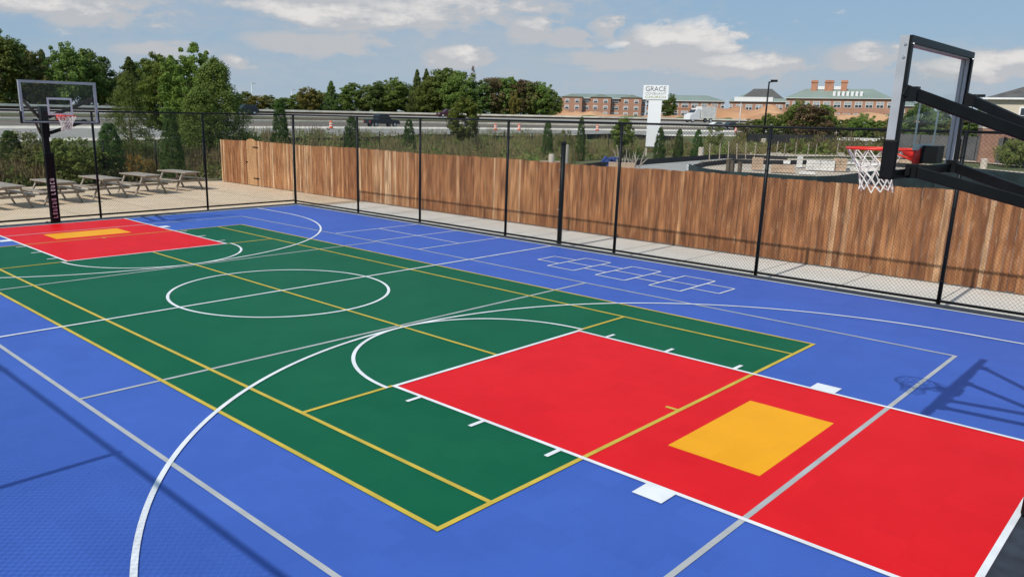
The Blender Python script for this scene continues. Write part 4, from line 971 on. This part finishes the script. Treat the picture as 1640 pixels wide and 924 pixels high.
# ------------------------------------------------------------------ vehicles
def wheel(t,x,y,r):
    w=MB(); w.tube([(x,y-.11,r),(x,y+.11,r)],r,TYRE,n=18); o=w.build('wheel',t); 
    MB().tube([(x,y-.125,r),(x,y+.125,r)],r*.6,METG,n=14).build('rim',o)
def car(kind,label,u,v,s,paint,flip=1,yaw_off=0):
    # stand on the road at offset s where the sight line meets it
    best=None
    for k in range(2000):
        y=-20+k*.15; x=hw(y,s)[0]; dv=Vector((x,y,prof(s)+.02))-CAM
        uu=CX+FPX*dv.dot(RT)/dv.dot(FW)
        if best is None or abs(uu-u)<best[0]: best=(abs(uu-u),x,y)
    _,x,y=best; ang=math.atan2(1,Wp(y))
    t=thing({'suv':'parked_car','pickup':'pickup_truck','truck':'delivery_truck'}.get(kind,'car'),label,'truck' if kind in('truck','pickup') else 'car',(x,y,prof(s)+.02),ang+(math.pi if flip<0 else 0))
    if kind=='suv': body=[(-2.3,.35),(-2.35,.75),(-2.2,1.05),(1.1,1.05),(2.1,.92),(2.3,.7),(2.3,.35)]; cab=[(-2.15,1.03),(-1.9,1.68),(.25,1.70),(1.05,1.03)]; wx=(-1.4,1.4)
    elif kind=='pickup': body=[(-2.7,.5),(-2.75,1.1),(.9,1.12),(1.2,1.12),(2.4,1.02),(2.65,.8),(2.65,.45)]; cab=[(-1.15,1.1),(-1.0,1.85),(.6,1.85),(1.25,1.1)]; wx=(-1.7,1.7)
    elif kind=='sedan': body=[(-2.2,.35),(-2.25,.8),(-1.4,.92),(1.0,.9),(2.1,.75),(2.25,.35)]; cab=[(-1.55,.9),(-.9,1.38),(.3,1.4),(1.1,.88)]; wx=(-1.35,1.35)
    if kind in ('suv','pickup','sedan'):
        bevel(MB().prism(body,'y',-.9,.9,paint).build('body',t),.06); c=bevel(MB().prism(cab,'y',-.76,.76,paint).build('cabin',t),.05)
        cxm=sum(p[0] for p in cab)/4; czm=sum(p[1] for p in cab)/4
        gp=[((p[0]-cxm)*.86+cxm,(p[1]-czm)*.72+czm+.04) for p in cab]
        MB().prism(gp,'y',-.775,.775,GLASSD).build('windows',c)
        for yy in (-.78,.78):
            for xx in wx: wheel(t,xx,yy,.36)
            MB().box(body[-1][0]-.02,body[-1][0]+.03,yy-.12,yy+.12,.62,.76,LAMPW).build('headlight',t)
            MB().box(body[0][0]-.06,body[0][0]-.0,yy-.1,yy+.1,.68,.84,REDM).build('tail_light',t)
    else:
        bevel(MB().prism([(1.2,.6),(1.2,3.1),(2.2,3.2),(2.9,2.2),(4.1,1.75),(4.3,.6)],'y',-1.15,1.15,CARW).build('cab',t),.08)
        MB().prism([(2.35,2.95),(2.75,2.3),(2.95,2.25),(2.6,2.95)],'y',-1.0,1.0,GLASSD).build('windscreen',t)
        MB().box(-3.2,1.0,-1.2,1.2,1.0,3.7,STACKW).build('cargo_box',t)
        for yy in (-1.0,1.0):
            for xx in (3.2,-1.9): wheel(t,xx,yy,.5)
    return t
car('suv','dark parked car with a pale windscreen beyond the motorway median, left of the pointed arborvitae',392,186,33,CARD,-1)
car('pickup','dark pickup truck on the near carriageway between two arborvitaes',612,206,3.2,CARD,1)
car('suv','dark maroon car by the far barrier left of the young roadside tree',716,187,46,CARR,-1)
car('truck','white box truck on the far carriageway right of the sign',1123,198,40,None,-1)
car('sedan','small white car on the near carriageway left of the dark one',1148,204,9,CARW,1)
car('sedan','small dark car on the near carriageway right of the white car',1172,206,9,CARD,1)
def drum_mesh():
    mb=MB(); 
    zs=[0,.06,.061,.3,.45,.6,.75,.95,1.0]; rs=[.36,.36,.27,.26,.25,.24,.23,.21,.12]
    for i in range(len(zs)-1): mb.tube([(0,0,zs[i]),(0,0,zs[i+1])],[rs[i],rs[i+1]],TYRE if i<1 else (PWHITE if i in(3,5) else ORNG),n=16)
    return mb.mesh('traffic_drum')
dm=drum_mesh()
for u,s,lb in [(531,-1.6,'orange traffic drum alone on the shoulder left of the dark pickup truck'),(763,-6,'orange traffic drum just right of the young roadside tree'),(794,-6,'orange traffic drum left of the fence post right of the young roadside tree'),(831,-6,'orange traffic drum just right of the fence post in the middle'),(956,-4,'orange traffic drum left of the sign pylon'),(1178,-3,'orange traffic drum left of the street lamp')]:
    best=None
    for k in range(1500):
        y=0+k*.15; x=hw(y,s)[0]; dv=Vector((x,y,prof(s)))-CAM; uu=CX+FPX*dv.dot(RT)/dv.dot(FW)
        if best is None or abs(uu-u)<best[0]: best=(abs(uu-u),x,y)
    o=bpy.data.objects.new('traffic_drum',dm); col.objects.link(o); o.location=(best[1],best[2],prof(s)+.015); o.scale=(.95,.95,1.); tag(o,lb,'traffic drum','orange traffic drums along the shoulder')

# ------------------------------------------------------------------ light and sky
sun_dir=Vector((.03,-1.047,1)).normalized()
sd=bpy.data.lights.new('sun','SUN'); sd.energy=3.6; sd.angle=R(.53); sd.color=(1,.955,.88)
so=bpy.data.objects.new('sun',sd); col.objects.link(so); so.rotation_euler=sun_dir.to_track_quat('Z','Y').to_euler(); so.location=(0,-20,30)
w=bpy.data.worlds.new('World'); sc.world=w; w.use_nodes=True; N=w.node_tree.nodes; L=w.node_tree.links
bg=N['Background']; sky=N.new('ShaderNodeTexSky'); sky.sky_type='NISHITA'; sky.sun_disc=False
sky.sun_elevation=math.asin(sun_dir.z); sky.sun_rotation=math.atan2(sun_dir.x,sun_dir.y); sky.air_density=1.0; sky.dust_density=.6; sky.ozone_density=2.5; sky.altitude=100
STR=.10; bg.inputs[1].default_value=STR
tc=N.new('ShaderNodeTexCoord'); sx=N.new('ShaderNodeSeparateXYZ'); L.new(tc.outputs['Generated'],sx.inputs[0])
def M(op,a,b=None,c=None,clamp=False):
    n=N.new('ShaderNodeMath'); n.operation=op; n.use_clamp=clamp
    for i,x in enumerate((a,b,c)):
        if x is None: continue
        if isinstance(x,(int,float)): n.inputs[i].default_value=x
        else: L.new(x,n.inputs[i])
    return n.outputs[0]
az=M('ARCTAN2',sx.outputs[1],sx.outputs[0]); el=M('ARCSINE',sx.outputs[2])
cv=N.new('ShaderNodeCombineXYZ'); L.new(M('MULTIPLY',az,7.),cv.inputs[0]); L.new(M('MULTIPLY',el,26.),cv.inputs[1])
nz=N.new('ShaderNodeTexNoise'); nz.inputs['Scale'].default_value=1.; nz.inputs['Detail'].default_value=9; nz.inputs['Roughness'].default_value=.58; nz.inputs['Distortion'].default_value=.25; L.new(cv.outputs[0],nz.inputs['Vector'])
cv2=N.new('ShaderNodeCombineXYZ'); L.new(M('MULTIPLY',az,34.),cv2.inputs[0]); L.new(M('MULTIPLY',el,70.),cv2.inputs[1]); cv2.inputs[2].default_value=3.
nf=N.new('ShaderNodeTexNoise'); nf.inputs['Scale'].default_value=1.; nf.inputs['Detail'].default_value=8; nf.inputs['Roughness'].default_value=.6; L.new(cv2.outputs[0],nf.inputs['Vector'])
azd=M('ADD',az,M('MULTIPLY',M('SUBTRACT',nf.outputs[0],.5),.07)); eld=M('ADD',el,M('MULTIPLY',M('SUBTRACT',nz.outputs[0],.5),.035))
def azel(u,v):
    d=ray(u,v).normalized(); return math.atan2(d.y,d.x),math.asin(d.z)
def blob(u,v,su,sv,amp):
    a0,e0=azel(u,v); A=M('DIVIDE',M('SUBTRACT',azd,a0),su/FPX); B=M('DIVIDE',M('SUBTRACT',eld,e0),sv/FPX)
    q=M('SUBTRACT',1.,M('ADD',M('MULTIPLY',A,A),M('MULTIPLY',B,B)),clamp=True); return M('MULTIPLY',q,amp)
def vmax(ls):
    o=ls[0]
    for x in ls[1:]: o=M('MAXIMUM',o,x)
    return o
def B(lst): return vmax([blob(*q,1.) for q in lst])
n_=M('MULTIPLY_ADD',M('SUBTRACT',nf.outputs[0],.5),1.5,M('MULTIPLY',M('SUBTRACT',nz.outputs[0],.5),1.3))
soft=B([(640,40,560,95),(900,112,520,60),(120,0,300,50),(1240,112,300,42),(1500,112,300,46),(300,100,260,50)])
body=B([(620,8,340,50),(1085,66,125,36),(1180,104,130,24),(1385,90,72,23),(1600,100,110,24),(735,90,75,22),(970,50,34,26),(912,64,50,20),(852,48,60,28),(90,6,170,30),(250,82,80,18),(378,102,42,12),(1010,100,170,22),(500,70,150,24)])
tops=B([(1055,50,62,24),(1118,48,68,26),(1152,62,48,20),(988,74,24,9),(970,44,24,16),(700,10,170,26),(620,26,90,14),(1190,95,80,14),(1385,82,46,15),(1600,92,90,15),(735,83,44,14),(850,42,40,16),(490,16,160,20),(60,4,150,16),(380,100,34,8)])
ds=M('MULTIPLY_ADD',soft,.75,M('MULTIPLY_ADD',n_,.75,-.12),clamp=True)
db=M('MULTIPLY',M('ADD',body,M('MULTIPLY_ADD',n_,.8,-.30)),2.6,clamp=True)
dt=M('MULTIPLY',M('ADD',tops,M('MULTIPLY_ADD',n_,1.6,-.46)),1.25,clamp=True)
K=1/STR
def mixc(f,a,colr):
    n=N.new('ShaderNodeMix'); n.data_type='RGBA'
    if isinstance(f,float): n.inputs[0].default_value=f
    else: L.new(f,n.inputs[0])
    L.new(a,n.inputs[6]); n.inputs[7].default_value=(*[x*K for x in colr],1); return n.outputs[2]
o_=mixc(.82,sky.outputs[0],(.27,.42,.59))
hzf=M('POWER',2.718,M('MULTIPLY',el,-22.))
o_=mixc(M('MULTIPLY',hzf,.75,clamp=True),o_,(.44,.50,.565))
o_=mixc(M('MULTIPLY',ds,.8),o_,(.475,.50,.54))
o_=mixc(M('MULTIPLY',db,.78),o_,(.53,.53,.545))
o_=mixc(M('MULTIPLY',dt,.85),o_,(.80,.775,.755))
L.new(o_,bg.inputs[0])


sc.view_settings.view_transform='Standard'; sc.view_settings.look='None'; sc.view_settings.gamma=1; sc.view_settings.exposure=0
sc.render.engine='CYCLES'; sc.cycles.max_bounces=4; sc.cycles.diffuse_bounces=2; sc.cycles.transparent_max_bounces=8
sc.cycles.use_denoising=True
sc.render.resolution_x=1024; sc.render.resolution_y=576
